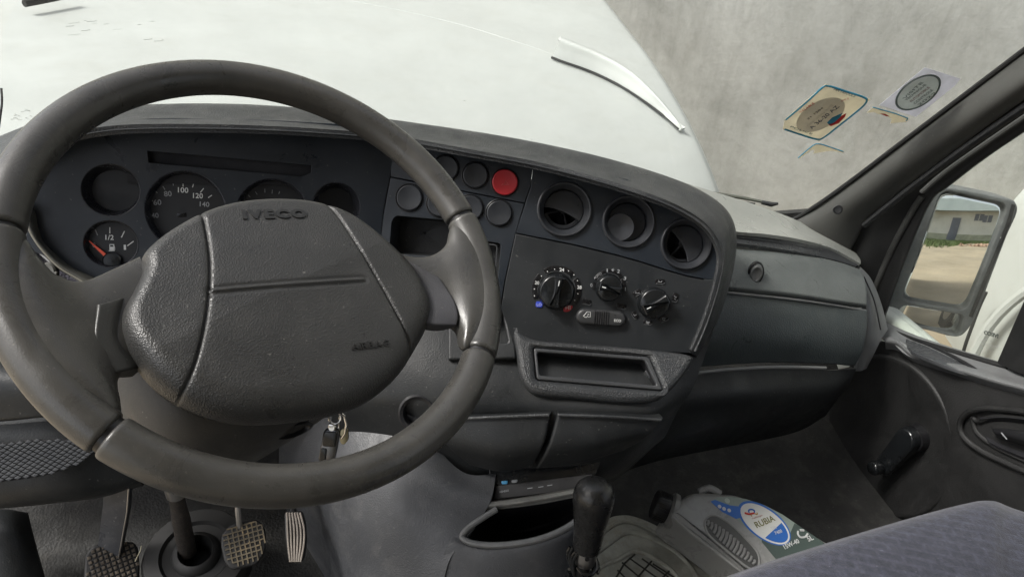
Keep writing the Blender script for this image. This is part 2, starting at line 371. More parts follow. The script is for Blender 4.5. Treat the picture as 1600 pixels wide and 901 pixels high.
spoke('spoke', [((20, 371), (169, 669), 0, .0135, 1.0), ((40, 376), (188, 652), 0, .0138, 1.0), ((58, 400), (188, 628), -.002, .0132, .95), ((88, 432), (184, 606), -.006, .0115, .7), ((128, 441), (186, 590), -.010, .009, .35), ((178, 421), (202, 572), -.013, .008, .1), ((218, 402), (236, 560), -.015, .008, 0)], MT['rim'])
spoke('spoke', [((722, 349), (743, 547), 0, .0135, 1.0), ((705, 355), (722, 545), 0, .0138, 1.0), ((697, 382), (716, 522), -.002, .0130, .95), ((674, 400), (706, 512), -.007, .0105, .6), ((640, 402), (688, 508), -.011, .008, .25), ((606, 390), (660, 506), -.014, .008, 0)], MT['rim'])
# recessed side panels between hub and spokes
def wpatch(name, rows, mt, rnd=.004, thick=.008): return patch(name, [[WF.p(*q) for q in r] for r in rows], mt, wheel, thick, 6, 6, rnd)
spn = mat('spoke panel plastic', (.042, .042, .046), .5, 700, .2, .1, 20, dust=.06)
wpatch('spoke_panel', [[(622, 398, -.004), (652, 414, .001), (686, 432, .0045)], [(640, 430, -.004), (676, 446, .0015), (708, 466, .0065)], [(650, 470, -.004), (684, 476, .002), (716, 490, .007)], [(654, 504, -.005), (684, 507, .001), (714, 508, .004)]], spn, .002, .012)
spn2 = mat('spoke inset plastic', (.030, .030, .027), .45, 700, .15, .1, 20, dust=.06)
wpatch('spoke_panel', [[(154, 474, .0015), (186, 466, -.003), (204, 458, -.010)], [(150, 535, .0015), (180, 526, -.003), (200, 520, -.012)], [(180, 582, -.002), (206, 576, -.006), (226, 572, -.012)]], spn2, .002, .012)
# airbag hub: three grained covers with real gaps between them
outl = [(222, 402), (247, 376), (285, 351), (322, 333), (365, 321), (420, 316), (478, 320), (527, 334), (562, 353), (600, 383), (638, 418), (664, 458), (672, 484), (668, 508), (652, 540), (622, 586), (575, 626), (520, 648), (455, 658), (385, 660), (328, 650), (276, 628), (236, 600), (212, 570), (196, 545), (187, 515), (190, 490), (205, 462), (220, 430)]
HC = -.010
O2 = resamp(cat([WF.ab(x, y, HC) for x, y in outl], 12, True), 760, True); ctr = WF.ab(440, 480, HC)
s_l = cat([WF.ab(x, y, .012) for x, y in [(318, 315), (323, 345), (329, 400), (327, 460), (315, 530), (296, 590), (268, 640)]], 10)
s_r = cat([WF.ab(x, y, .012) for x, y in [(516, 312), (535, 340), (565, 392), (600, 450), (632, 505), (650, 536), (664, 560)]], 10)
ridge = cat([WF.ab(x, y, .022) for x, y in [(334, 444), (400, 440), (480, 435), (573, 428)]], 10)
def pdist(P, L):
    d = np.full(len(P), 1e9); sd = np.zeros(len(P))
    for a, b in zip(L[:-1], L[1:]):
        ab = b-a; t = np.clip(((P-a) @ ab)/(ab @ ab), 0, 1); q = P-(a+t[:, None]*ab); e = np.hypot(q[:, 0], q[:, 1])
        s = np.sign(ab[0]*(P[:, 1]-a[1])-ab[1]*(P[:, 0]-a[0])); k = e < d; d[k] = e[k]; sd[k] = s[k]
    return d, sd
def hubz(P, dl, dr, dg, edge):
    low = np.clip((.02-P[:, 1])/.14, 0, 1); Re = .011+.016*low; H = .026-.010*np.clip((P[:, 1]+.03)/.10, 0, 1)
    k = np.clip(edge/Re, 0, 1); z = HC+(H-.004*low)*np.sqrt(np.maximum(1-(1-k)**2.2, 0))
    z = z-.004*np.clip((np.hypot(*(P-ctr).T)/.12), 0, 1)**2
    for d in (dl, dr): z = z-.0026*np.exp(-(d/.0012)**2)-.0006*np.exp(-(d/.0035)**2)
    z = z+.0011*np.exp(-(dg/.0014)**2)-.0008*np.exp(-((dg-.003)/.0016)**2)
    return z
NR = 150; ss = 1-np.linspace(0, 1, NR)**1.25; ss[-1] = .002
P = np.vstack([ctr+(O2-ctr)*s for s in ss]); m_ = len(O2)
from functools import reduce
edge, _ = pdist(P, np.vstack([O2, O2[:1]]))
dl, sl_ = pdist(P, s_l); dr, sr_ = pdist(P, s_r); dg, _ = pdist(P, ridge)
Z = hubz(P, dl, dr, dg, edge)
V = WF.o+P[:, :1]*WF.u+P[:, 1:]*WF.v+Z[:, None]*WF.n
sk = WF.o+O2[:, :1]*.94*WF.u+O2[:, 1:]*.94*WF.v+(HC-.03)*WF.n   # skirt
cm = MB(); cm.add(np.vstack([V, sk]), [(k*m_+i, k*m_+(i+1) % m_, (k+1)*m_+(i+1) % m_, (k+1)*m_+i) for k in range(NR-1) for i in range(m_)]); cmesh = cm.mesh('tmp', False)
VN = np.empty(len(cmesh.vertices)*3); cmesh.vertices.foreach_get('normal', VN); VN = VN.reshape(-1, 3); bpy.data.meshes.remove(cmesh)
if VN[:len(V)].mean(0) @ WF.n < 0: VN = -VN
ks = np.arange(len(VN)) >= len(V)
reg = np.where(sl_ < 0, 0, np.where(sr_ > 0, 2, 1))
if reg.tolist().count(1) < len(reg)*.3: reg = np.where(sl_ > 0, 0, np.where(sr_ < 0, 2, 1))
for rg in (0, 1, 2):
    Fc = []
    for k in range(NR-1):
        for i in range(m_):
            j = (i+1) % m_; q = (k*m_+i, k*m_+j, (k+1)*m_+j, (k+1)*m_+i)
            if reg[q[0]] == rg: Fc.append(q)
    for i in range(m_):
        j = (i+1) % m_
        if reg[i] == rg: Fc.append((len(P)+i, len(P)+j, j, i))
    ids = sorted({i for q in Fc for i in q}); mp = {k: i for i, k in enumerate(ids)}
    mb = MB(); mb.add(np.vstack([V, sk])[ids], [tuple(mp[i] for i in q) for q in Fc]); ob_ = mb.build('hub_cover', MT['hub'], wheel, angle=None)
    for f_ in ob_.data.polygons: f_.use_smooth = True
    nv_ = VN[ids].copy(); z0_ = np.linalg.norm(nv_, axis=1) < .5; nv_[z0_] = -WF.n
    ob_.data.normals_split_custom_set_from_vertices(nv_.tolist())
def on_hub(px, py, lift=0.):
    c = .02
    for _ in range(4):
        p = WF.ab(px, py, c); e = np.hypot(O2[:, 0]-p[0], O2[:, 1]-p[1]).min(); Q = p[None]
        c = hubz(Q, np.array([1.]), np.array([1.]), np.array([1.]), np.array([e]))[0]
    return p, c+lift
def hub_text(s, pl, pr, h, mt, bold, base, lift):
    n = len(s); me0 = [text_mesh(ch, bold) for ch in s]; wd = [b[0]-a[0]+.10 for _, a, b in me0]; tot = sum(wd)-.10; x = 0
    for (me, lo, hi), q in zip(me0, wd):
        f0 = x/tot; f1 = (x+q-.10)/tot; x += q
        A = np.array(pl)+(np.array(pr)-np.array(pl))*f0; B = np.array(pl)+(np.array(pr)-np.array(pl))*f1
        (pa, ca), (pb, cb) = on_hub(*A), on_hub(*B); up = np.array([-(pb-pa)[1], (pb-pa)[0]]); up /= np.linalg.norm(up)
        pt = pa+up*h; e = np.hypot(O2[:, 0]-pt[0], O2[:, 1]-pt[1]).min(); one = np.array([1.]); ct = hubz(pt[None], one, one, one, np.array([e]))[0]
        W0, W1, W2 = WF.w(*pa, ca), WF.w(*pb, cb), WF.w(*pt, ct); u = W1-W0; v = W2-W0; nn = unit(np.cross(u, v))
        co = np.empty(len(me.vertices)*3); me.vertices.foreach_get('co', co); co = co.reshape(-1, 3)
        X = (co[:, :1]-lo[0])/(hi[0]-lo[0]); Y = (co[:, 1:2]-lo[1])/(hi[1]-lo[1]); Zc = np.where(co[:, 2:] > 0, lift, -.002)
        me.vertices.foreach_set('co', (W0+X*u+Y*v+Zc*nn).ravel()); me.update()
        link('emblem_letter', me, mt, wheel, angle=None)
hub_text('IVECO', (380, 343), (481, 341), .0100, MT['hubside'], .06, 0, .0012)
hub_text('AIRBAG', (550, 547), (609, 541), .0058, MT['hubside'], .01, 0, .0010)
# ------------------------------------------------------------------ steering column under the wheel
col = thing('steering_column', 'smooth grey-brown steering column shroud with its shaft and rubber floor boot below the wheel', 'steering column', WF.w(0, -.02, -.12))
def ringc(a, b, c, ha, hb, n=44, ex=3.0):
    R = []
    for q in np.linspace(0, 2*math.pi, n, endpoint=False):
        cx = abs(math.cos(q))**(2/ex)*math.copysign(1, math.cos(q)); cy = abs(math.sin(q))**(2/ex)*math.copysign(1, math.sin(q)); R.append(WF.w(a+ha*cx, b+hb*cy, c))
    return np.array(R)
c0 = WF.ab(395, 566, -.10)
m = MB(); m.loft([ringc(c0[0], c0[1]+.02, -.035, .080, .055), ringc(c0[0], c0[1]+.018, -.045, .098, .068), ringc(c0[0], c0[1]+.01, -.075, .112, .080), ringc(c0[0], c0[1]+.005, -.12, .112, .082), ringc(c0[0], c0[1]+.01, -.20, .095, .075), ringc(c0[0], c0[1]+.02, -.27, .08, .06)])
m.build('shroud', MT['shroud'], col, angle=60)
f2 = Frame(WF.p(457, 672, -.093), WN+AY*.9)
m = MB(); m.lathe([(.0001, -.004), (.012, -.004), (.0135, .0002), (.0115, .0022), (.0105, .0015), (.009, -.002), (.0001, -.002)], f2.M(), 28, 1.35, .55); m.build('screw_recess', MT['black'], col)
# shaft and boot
sh0, sh1 = at(268, 735, .93), at(293, 862, 1.03)
m = MB(); m.tube(np.linspace(sh0, sh1, 6), [.0105, .0105, .0105, .0125, .0125, .0125], 16); o = m.build('shaft', mat('rusty shaft steel', (.028, .024, .021), .6, 300, .3, .4, 40, dust=.4, dustcol=(.12, .09, .07)), col)
m = MB(); m.tube([sh0+(sh1-sh0)*q for q in (.05, .16, .27)], [.0128, .0138, .0128], 14); m.build('shaft_joint', MT['steel'], col)
BF = Frame(at(308, 868, 1.03), unit(sh0-sh1)*.7+np.array([0, -.25, .8]))
m = MB(); m.lathe([(.075, -.03), (.074, .0), (.070, .008), (.050, .011), (.046, .006), (.034, .006), (.030, .016), (.024, .018), (.020, .005), (.018, -.02)], BF.M(), 48); m.build('rubber_boot', MT['rubber'], col, angle=50)
# ------------------------------------------------------------------ key with fob
kf = thing('ignition_key', 'ignition key on a split ring with dark fob hanging under the steering wheel', 'key', at(525, 680, .74))
KF = Frame(at(515, 690, .735), -AZ+AY*.15)
m = MB(); m.tube([KF.w(*q) for q in ell(*KF.ab(523, 652), .0062, .0066, 28)], .0011, 8, True); m.build('split_ring', MT['chrome'], kf)
m = MB(); m.tube([KF.p(x, y, c) for x, y, c in [(532, 644, .002), (538, 650, .004), (541, 662, .004), (539, 676, .002), (534, 684, 0), (529, 676, -.003), (530, 656, -.004)]], .0013, 8, True); m.build('split_ring', MT['chrome'], kf)
m = MB(); m.prism(rounded(KF.abl([(531, 671), (543, 668), (544, 688), (536, 696), (530, 690)]), .004), -.004, -.001, KF.M(), .0005); m.build('key_head', mat('brassy key', (.30, .27, .18), .35, metal=1.), kf)
m = MB(); m.lathe([(.003, -.003), (.0042, 0), (.003, .003)], KF.M(*KF.ab(519, 667)), 16); m.box(KF.M(*KF.ab(518, 664, 0), .001), .006, .005, .004, .0008); m.build('swivel_clasp', MT['chrome'], kf)
fob = rounded(KF.abl([(507, 669), (531, 671), (527, 700), (522, 722), (497, 720), (502, 695)]), .005)
m = MB(); m.prism(fob, -.004, .002, KF.M(), .0012); m.build('fob_frame', simple('dark chrome', (.16, .16, .165), .25, 1), kf)
m = MB(); m.prism(rounded(KF.abl([(508, 671.5), (529, 673.5), (525.5, 697), (504, 695)]), .003), .0, .0032, KF.M(), .0008); m.build('fob_shell', MT['gloss'], kf)
m = MB(); m.prism(rounded(KF.abl([(502.5, 698), (512, 699), (510, 719), (499, 719)]), .002), .0, .0026, KF.M(), .0006); m.build('fob_shell', MT['gloss'], kf)
m = MB(); m.tube([KF.p(532, 645, .0), at(536, 634, .76), at(538, 628, .79)], .0016, 8); m.build('key_shank', MT['chrome'], kf)
# ------------------------------------------------------------------ dashboard
dash = thing('dashboard', 'charcoal van dashboard with gauges, round air vents, climate knobs, open tray and glovebox', 'dashboard', (.35, .85, .5))
CF = Frame(at(330, 320, .885), (0, -math.cos(R_(28)), math.sin(R_(28))))
SF = Frame(CF.p(605, 320), (-math.sin(R_(20))*math.cos(R_(30)), -math.cos(R_(20))*math.cos(R_(30)), math.sin(R_(30))))
def dF(x, y): return CF.d(x, y) if x < 605 else SF.d(x, y)
# padded brow: back edge, crest, lip, underside
bo = [(-60, 240), (0, 213), (60, 190), (130, 172), (200, 165), (300, 162), (400, 164), (500, 172), (620, 188), (750, 207), (850, 225), (950, 248), (1040, 275), (1100, 301), (1137, 332), (1148, 372), (1141, 430), (1119, 500), (1090, 558)]
bi = [(-50, 285), (10, 258), (75, 228), (140, 211), (205, 204), (300, 203), (400, 205), (500, 210), (612, 220), (742, 243), (842, 262), (942, 288), (1027, 316), (1078, 341), (1107, 366), (1122, 400), (1117, 440), (1099, 500), (1080, 546)]
rows = [[], [], [], [], [], []]
for k, ((ax, ay), (bx, by)) in enumerate(zip(bo, bi)):
    d0 = dF(ax, ay); side = max(0, min(1, (k-12)/3)); t = lambda q: (ax+(bx-ax)*q, ay+(by-ay)*q)
    far = .10*(1-side)+.05*side
    rows[0].append(at(ax+3*side, ay+6*(1-side), d0+far+.05)); rows[1].append(at(ax, ay, d0+far*.75))
    rows[2].append(at(*t(.45), d0+.02*(1-side)-.016*side)); rows[3].append(at(*t(.88), d0-.038*(1-side)-.026*side))
    rows[4].append(at(*t(1.0), d0-.034*(1-side)-.022*side)); ux, uy = t(1.10); rows[5].append(at(ux, uy, d0+.012))
patch('brow', rows, MT['brow'], dash, .006, 8, 6, 0, angle=70)
# instrument face with real gauge wells
gz = {'temp': (173.5, 297, 46.5, 40.5), 'fuel': (173.5, 381, 43, 36.5), 'speed': (291, 329, 64, 62), 'rev': (427, 336, 58, 57), 'clock': (526, 323, 37.5, 38)}
def gl(cx, cy, rx, ry):
    a = CF.ab(cx, cy); r1 = np.linalg.norm(CF.ab(cx+rx, cy)-a); r2 = np.linalg.norm(CF.ab(cx-rx, cy)-a); r3 = np.linalg.norm(CF.ab(cx, cy-ry)-a); return a, (r1+r2)/2, r3
face = CF.abl([(20, 380), (36, 325), (64, 265), (92, 222), (200, 188), (350, 186), (500, 192), (612, 204), (611, 262), (599, 330), (588, 420), (560, 500), (400, 540), (250, 500), (150, 452), (100, 424), (66, 398)])
holes = [ell(*gl(*g)[0], gl(*g)[1], gl(*g)[2], 56) for g in gz.values()] + [np.array(CF.abl([(230, 236), (487, 258), (486, 270), (470, 276), (232, 254)]))]
plate('instrument_face', CF, cat(face, 4, True), -.004, 0, MT['face'], dash, .0006, holes)
mm = MB(); mm.box(CF.M(*CF.ab(360, 256), -.022, -.06), .24, .05, .02); mm.build('face_slot', MT['cavity'], dash)
wellm = mat('gauge well plastic', (.016, .017, .022), .25, 800, .0, .1, 12, dust=.04)
dialm = mat('gauge dial', (.010, .011, .013), .5, 800, .0, .1, 12)
for nm, g in gz.items():
    a, r1, r2 = gl(*g); M_ = CF.M(a[0], a[1], 0); dep = {'temp': .022, 'fuel': .012, 'speed': .016, 'rev': .02, 'clock': .03}[nm]; kk = .80 if nm in ('temp', 'clock') else .90
    gg = MB(); gg.lathe([(1.02, -.0012), (1.0, .0006), (.985, .0004), (.97, -.002), (kk, -dep), (kk*.98, -dep-.004), (1.03, -dep-.004)], M_, 64, r1, r2, cap=False); o = gg.build('gauge_well', wellm, dash, 45)
    gg = MB(); gg.lathe([(.001, -dep+.0005), (kk*1.01, -dep+.0005), (kk*1.01, -dep-.003), (.001, -dep-.003)], M_, 48, r1, r2); gg.build('dial', dialm, o)
def tick(fr, p0, p1, wd, mt, par, c, name='tick', th=.0003):
    a, b = fr.ab(*p0, c), fr.ab(*p1, c); q = b-a; mm = MB(); mm.box(fr.M(*((a+b)/2), c, math.atan2(q[1], q[0])), np.linalg.norm(q), wd, th); return mm.build(name, mt, par)
cs, cf_ = -.0152, -.0112
for p0, p1, k in [((286, 282), (286, 291.7), 1), ((302.6, 286.6), (300.8, 292.8), 1), ((318.3, 294.2), (313, 300.8), 1), ((331, 305), (325.3, 308.9), 1), ((254.5, 291), (257.7, 296.5), 0), ((270, 285), (271, 290), 0), ((233.8, 311), (239, 314.3), 0), ((242, 298), (246, 301.5), 0), ((229.5, 339.3), (235, 338.5), 0), ((229, 325), (232, 326), 0)]:
    tick(CF, p0, p1, .0010, MT['print'] if k else MT['dim'], dash, cs)
for s, pl, pr in [('40', (236.8, 340.8), (248.3, 340.2)), ('60', (240.2, 320.6), (252.5, 320.2)), ('80', (256.6, 307), (268.6, 306.6)), ('100', (278, 300.8), (294.2, 301.6)), ('120', (301.6, 309.5), (317, 310.2)), ('140', (312, 322.5), (327, 323.5))]:
    text('numeral', s, CF, pl, pr, MT['print'] if s in ('100', '120') else MT['dim'], dash, cs, bold=.012)
for p0, p1, k in [((171.6, 355), (171.6, 364.6), 1), ((194.6, 361), (189.7, 370.9), 1), ((208.7, 376.8), (199, 384), 1), ((149, 359), (152.5, 367.5), 0)]: tick(CF, p0, p1, .0011, MT['print'] if k else MT['dim'], dash, cf_)
text('numeral', '1/2', CF, (164.8, 374.6), (177.8, 374.9), MT['print'], dash, cf_, bold=.012); text('numeral', '1', CF, (193.6, 390.2), (197, 390.2), MT['print'], dash, cf_, bold=.02, height=.0062)
text('numeral', '0', CF, (144.5, 386.5), (149.5, 386.5), MT['dim'], dash, cf_, height=.0058)
mm = MB(); mm.prism(CF.abl([(135.5, 377), (137, 376.5), (163.5, 397.5), (160.5, 402)], .0), -.0090, -.0080, CF.M()); mm.build('needle', MT['redneedle'], dash)
mm = MB(); mm.lathe([(.0105, -.012), (.0105, -.007), (.009, -.0058), (.0001, -.0055)], CF.M(*CF.ab(172.5, 408)), 32); mm.build('needle_cap', MT['gloss'], dash)
# fuel pump symbol
mm = MB(); c_ = cf_
mm.prism(CF.abl([(167.5, 391.5), (167.5, 382), (175, 382), (175, 391.5)]), c_, c_+.0004, CF.M()); mm.prism(CF.abl([(166.5, 393), (166.5, 391.8), (176, 391.8), (176, 393)]), c_, c_+.0004, CF.M())
mm.tube(cat([CF.p(x, y, c_+.0003) for x, y in [(175, 386), (177, 387), (177.3, 391), (179, 391.5), (179.5, 388), (178.5, 384.5), (176.5, 382.5)]], 4), .00045, 6); mm.build('fuel_symbol', MT['print'], dash)
mm = MB(); mm.prism(CF.abl([(168.7, 386), (168.7, 383.2), (173.8, 383.2), (173.8, 386)]), c_+.0003, c_+.0006, CF.M()); mm.build('fuel_symbol_window', dialm, dash)
for p0, p1 in [((399, 299.5), (402, 304)), ((413.8, 295), (414, 301)), ((425.5, 296.5), (425, 302.5)), ((437, 299), (435.5, 303)), ((388, 305), (391, 308))]: tick(CF, p0, p1, .0007, MT['dim'], dash, -.0192)
mm = MB(); mm.box(CF.M(*CF.ab(284, 336, cs), cs), .011, .005, .0006, .0002); mm.build('odometer_window', MT['gloss'], dash)
# bezel lip round the lower left of the instrument face
lip_o = [(30, 318), (46, 362), (66, 392), (92, 418), (125, 438), (175, 470), (240, 505)]; lip_i = [(56, 330), (66, 372), (88, 397), (114, 417), (146, 432), (195, 455), (255, 490)]
lm = mat('bezel plastic', (.060, .060, .052), .5, 600, .1, .1, 10, dust=.08)
patch('instrument_bezel', [[at(x-1, y+2, CF.d(x, y)+.012) for x, y in lip_o], [at(x, y, CF.d(x, y)-.016) for x, y in lip_o], [at((x+p)/2, (y+q)/2, CF.d(x, y)-.014) for (x, y), (p, q) in zip(lip_o, lip_i)], [at(x, y, CF.d(x, y)+.002) for x, y in lip_i]], lm, dash, .003, 8, 5)
mm = MB(); mm.tube(cat([at(x+2, y, CF.d(x, y)-.0165) for x, y in lip_o], 8), .0014, 8); mm.build('bezel_edge', mat('pale bezel edge', (.22, .215, .18), .5), dash)
patch('lower_bezel', [[at(-30, 300, .87), at(20, 330, .87), at(60, 395, .87), at(130, 445, .88), at(250, 520, .90)], [at(-40, 360, .83), at(10, 400, .83), at(48, 440, .84), at(110, 490, .86), at(230, 570, .88)], [at(-60, 480, .83), at(-10, 500, .83), at(40, 520, .84), at(110, 560, .86), at(230, 620, .88)]], mat('lilac grey grained plastic', (.085, .082, .105), .5, 330, .8, .15, 14, dust=.15), dash, .006)
mm = MB(); mm.lathe([(.013, -.004), (.013, .002), (.011, .004), (.006, .0035), (.0001, .003)], Frame(at(76, 428, .842), -AZ).M(), 24, .8, 1.1); mm.build('screw_cover', lm, dash)
mm = MB(); mm.box(Frame(at(86, 433, .838), -AZ).M(0, 0, 0, -.2), .0035, .014, .004, .0008); mm.box(Frame(at(97, 436, .838), -AZ).M(0, 0, 0, -.35), .011, .004, .004, .0008); mm.build('bezel_clip', lm, dash)
# switch panel
plate('switch_strip', SF, rounded(SF.abl([(611, 208), (740, 228), (835, 246), (828.5, 292), (819.5, 317), (610.5, 276)]), .001), -.004, 0, MT['face'], dash, .0007)
pk = rounded(SF.abl([(612, 346), (618, 337), (699, 344), (706, 352), (699, 402), (608, 396)]), .006)
slot = rounded(SF.abl([(752, 376), (783, 380), (778, 434), (748, 430)]), .005)
plate('switch_panel', SF, rounded(SF.abl([(610.3, 277.3), (819, 318.3), (806, 363), (788.5, 438), (781, 482), (560, 470), (592, 372)]), .001), -.004, 0, MT['face'], dash, .0007, [pk, slot])
mm = MB(); q = np.array(pk); mm.loft([np.array([SF.w(*p, -.003) for p in q]), np.array([SF.w(*(q.mean(0)+(p-q.mean(0))*.97), -.02) for p in q]), np.array([SF.w(*(q.mean(0)+(p-q.mean(0))*.9), -.045) for p in q]), np.array([SF.w(*(q.mean(0)+(p-q.mean(0))*.05), -.047) for p in q])], cap=False); mm.build('storage_pocket', MT['low'], dash)
q = np.array(slot); mm = MB(); mm.loft([np.array([SF.w(*p, -.003) for p in q]), np.array([SF.w(*(q.mean(0)+(p-q.mean(0))*.9), -.014) for p in q]), np.array([SF.w(*(q.mean(0)+(p-q.mean(0))*.05), -.015) for p in q])], cap=False); mm.build('switch_slot', MT['low'], dash)
mm = MB(); mm.tube([SF.w(*p, .0005) for p in rounded(SF.abl([(757, 381), (777, 383), (774, 428), (752, 426)]), .005)], .0010, 6, True); mm.build('slot_rim', MT['trim'], dash)
def button(px, py, mt, rp=20, lab=None):
    a = SF.ab(px, py); r = rp*SF.d(px, py)/FPX; mm = MB()
    mm.lathe([(r*1.13, -.001), (r*1.13, .0006), (r*1.09, .0010), (r*1.04, .0004), (r*1.03, -.001)], SF.M(*a), 44, cap=False); o = mm.build('button_ring', MT['black'], dash)
    mm = MB(); mm.lathe([(r*1.0, -.001), (r*1.0, .0026), (r*.975, .0036), (r*.93, .0041), (r*.88, .0040), (r*.5, .0035), (.0001, .0033)], SF.M(*a), 44); o = mm.build('button', mt, dash, 50)
    if lab: tag(o, lab)
    return o
btn = mat('button plastic', (.017, .019, .023), .38, 900, .06, .1, 20, dust=.04)
for x, y in [(640, 309), (688, 318), (697, 263), (743, 274), (735, 325), (780, 333)]: button(x, y, btn, 19.5 if x > 690 else 20)
button(789, 285, MT['red'], 20, 'red round warning light switch')
mm = MB(); c = .0037
for T_ in [[(787, 289), (795, 288.5), (790.5, 282.5)], ]: mm.tube([SF.p(x, y, c) for x, y in T_], .00035, 6, True)
mm.tube([SF.p(x, y, c) for x, y in [(783.5, 289.5), (786, 287)]], .0003, 6); mm.build('warning_symbol', simple('pale red print', (.62, .2, .18), .5), dash)
# vent panel and climate panel
V3 = [(881.5, 327, 43), (981.5, 346.5, 41.5), (1071.5, 381, 40.5)]
va = [(SF.ab(x, y), r*SF.d(x, y)/FPX) for x, y, r in V3]
bl = [(805.8, 364.3), (850, 373), (900, 383), (960, 397.5), (1000, 408.5), (1040, 421.5), (1075, 431.5), (1105, 437)]
plate('vent_panel', SF, np.array(SF.abl([(834, 250), (900, 260), (980, 280), (1060, 318), (1114, 358), (1132, 395), (1128, 436)])[::1]+[SF.ab(x, y-.7) for x, y in bl[::-1]]+[SF.ab(829.5, 292)]), -.004, 0, MT['face'], dash, .0007, [ell(*a, r*.97, r*.97, 56) for a, r in va])
plate('climate_panel', SF, np.array([SF.ab(x, y+1.2) for x, y in bl]+SF.abl([(1126, 438), (1112, 490), (1096, 530), (1086, 552), (960, 545), (835, 538), (800, 530), (783, 482), (790, 438)])), -.004, -.0004, MT['climate'], dash, .0007)
for i, (a, r) in enumerate(va):
    M_ = SF.M(*a); mm = MB()
    mm.lathe([(1.0*r, -.001), (1.0*r, .0025), (.985*r, .0042), (.95*r, .0050), (.90*r, .0046), (.80*r, -.0005), (.745*r, -.003), (.735*r, -.005), (.73*r, -.05)], M_, 64, cap=False)
    o = mm.build('vent_ring', MT['ring'], dash, 40)
    mm = MB(); mm.lathe([(.74*r, -.045), (.0001, -.047)], M_, 40, cap=False); mm.lathe([(.15*r, -.047), (.15*r, -.02), (.0001, -.018)], M_, 16, cap=False); mm.box(SF.M(a[0], a[1], -.028, [.3, -.5, .9][i]), 1.4*r, .0022, .02); mm.box(SF.M(a[0], a[1], -.034, [1.9, 1.1, 2.2][i]), 1.35*r, .002, .02); mm.build('vent_duct', MT['cavity'], o)
    rr = .715*r
    if i == 1:
        o2 = plate('vent_flap', Frame(SF.w(a[0], a[1], -.010), SF.n+.10*SF.u+.12*SF.v, SF.v), ell(0, 0, rr, rr, 44), -.002, 0, MT['ring'], o, .0008)
        f2 = Frame(SF.w(a[0]-.26*r, a[1]-.22*r, -.002), SF.n-.08*SF.u-.15*SF.v, SF.v); mm = MB(); k = .52*r
        mm.lathe([(k, -.008), (k, .0005), (k*.97, .0018), (k*.9, .0016), (k*.5, -.0005), (.0001, -.0018)], f2.M(), 44); mm.build('vent_flap', MT['ring'], o, 50)
    else:
        q0, q1 = ((178, 0-32), (130, -72))[i == 2]; th = np.radians(np.linspace(q0 if i == 0 else 140, q1 if i == 0 else -75, 24)); P_ = np.stack([rr*np.cos(th), rr*np.sin(th)], 1)
        e, s_ = P_[-1], P_[0]; md = (e+s_)/2+(np.array([.05, .20]) if i == 0 else np.array([.30, .05]))*r; tt = np.linspace(0, 1, 12)[1:-1, None]; arc = (1-tt)**2*e+2*tt*(1-tt)*(md*1.2)+tt**2*s_
        plate('vent_flap', Frame(SF.w(a[0], a[1], -.009), SF.n+.12*SF.v, SF.v), np.vstack([P_, arc]), -.002, 0, MT['ring'], o, .0006)
        th = np.radians(np.linspace(-160, -20, 20) if i == 0 else np.linspace(150, 290, 20)); P_ = np.stack([rr*np.cos(th), rr*np.sin(th)], 1); P2 = np.stack([rr*.86*np.cos(th), rr*.86*np.sin(th)+(.05*r if i == 0 else 0)], 1)
        plate('vent_vane', Frame(SF.w(a[0], a[1], -.016), SF.n-.1*SF.v, SF.v), np.vstack([P_, P2[::-1]]), -.0015, 0, MT['ring'], o, .0005)
# climate controls
def sector(cx, cy, r0, r1, t0, t1, n=14):
    th = np.radians(np.linspace(t0, t1, n)); o = np.stack([cx+r1*np.cos(th), cy+r1*np.sin(th)], 1); i = np.stack([cx+r0*np.cos(th[::-1]), cy+r0*np.sin(th[::-1])], 1)
    return rounded(np.vstack([o, i]), .0012, 2)
K = SF.d(930, 460)/FPX
scalem = mat('scale black', (.006, .006, .007), .3, 800, 0, .1, 10)
edge_m = simple('pale edge', (.11, .115, .12), .4)
def scale_arc(cx, cy, r0, r1, arcs):
    a = SF.ab(cx, cy)
    for t0, t1 in arcs:
        mm = MB(); mm.prism(sector(*a, r0*K, r1*K, t0, t1), -.001, .0012, SF.M(), .0004); mm.build('scale', scalem, dash)
        th = np.radians(np.linspace(t0+1, t1-1, 12)); mm = MB(); mm.tube([SF.w(a[0]+r0*K*math.cos(q), a[1]+r0*K*math.sin(q), .0008) for q in th], .0004, 6); mm.build('scale_edge', edge_m, dash)
scale_arc(869.5, 453, 29.5, 38.5, [(143, 207), (49, 129), (-32, 38)])
scale_arc(951.5, 447, 20.5, 26.5, [(172, 195), (110, 160), (45, 102), (-14, 36)])
cc = .0014
for s, pl, pr, b in [('24', (874.2, 423.7), (881.3, 424.2), .02), ('20', (835.6, 444), (842.4, 444.4), .01), ('28', (901.6, 451), (908.6, 451.6), .02), ('1', (948, 425), (949.5, 425), .01), ('2', (964, 426), (968, 426.6), .01), ('3', (974, 437), (978, 437.6), .01), ('0', (922.5, 448), (925.6, 448), 0), ('I', (976.6, 454), (977.6, 454), 0), ('AUTO', (929, 436.5), (940.5, 428), 0)]:
    text('numeral', s, SF, pl, pr, MT['print'] if s in ('24', '28', '20') else MT['dim'], dash, cc, bold=b, height=.0046 if len(s) == 1 else None)
mm = MB()
for x, y in [(92, 377), (92, 442), (160, 253), (218, 210), (286, 187), (421, 203), (473, 241), (506, 297), (510, 424), (480, 486)]: mm.lathe([(.00075, 0), (.00075, .0003)], SF.M(*SF.ab(820+x/6.154, 390+y/6.154, cc), cc), 10)
mm.build('scale_dots', MT['print'], dash)
mm = MB()
for k in range(3): mm.box(SF.M(*SF.ab(957.5, 421.5, cc), cc, k*math.pi/3+.2), .0042, .0006, .0003)
mm.build('fan_symbol', MT['dim'], dash)
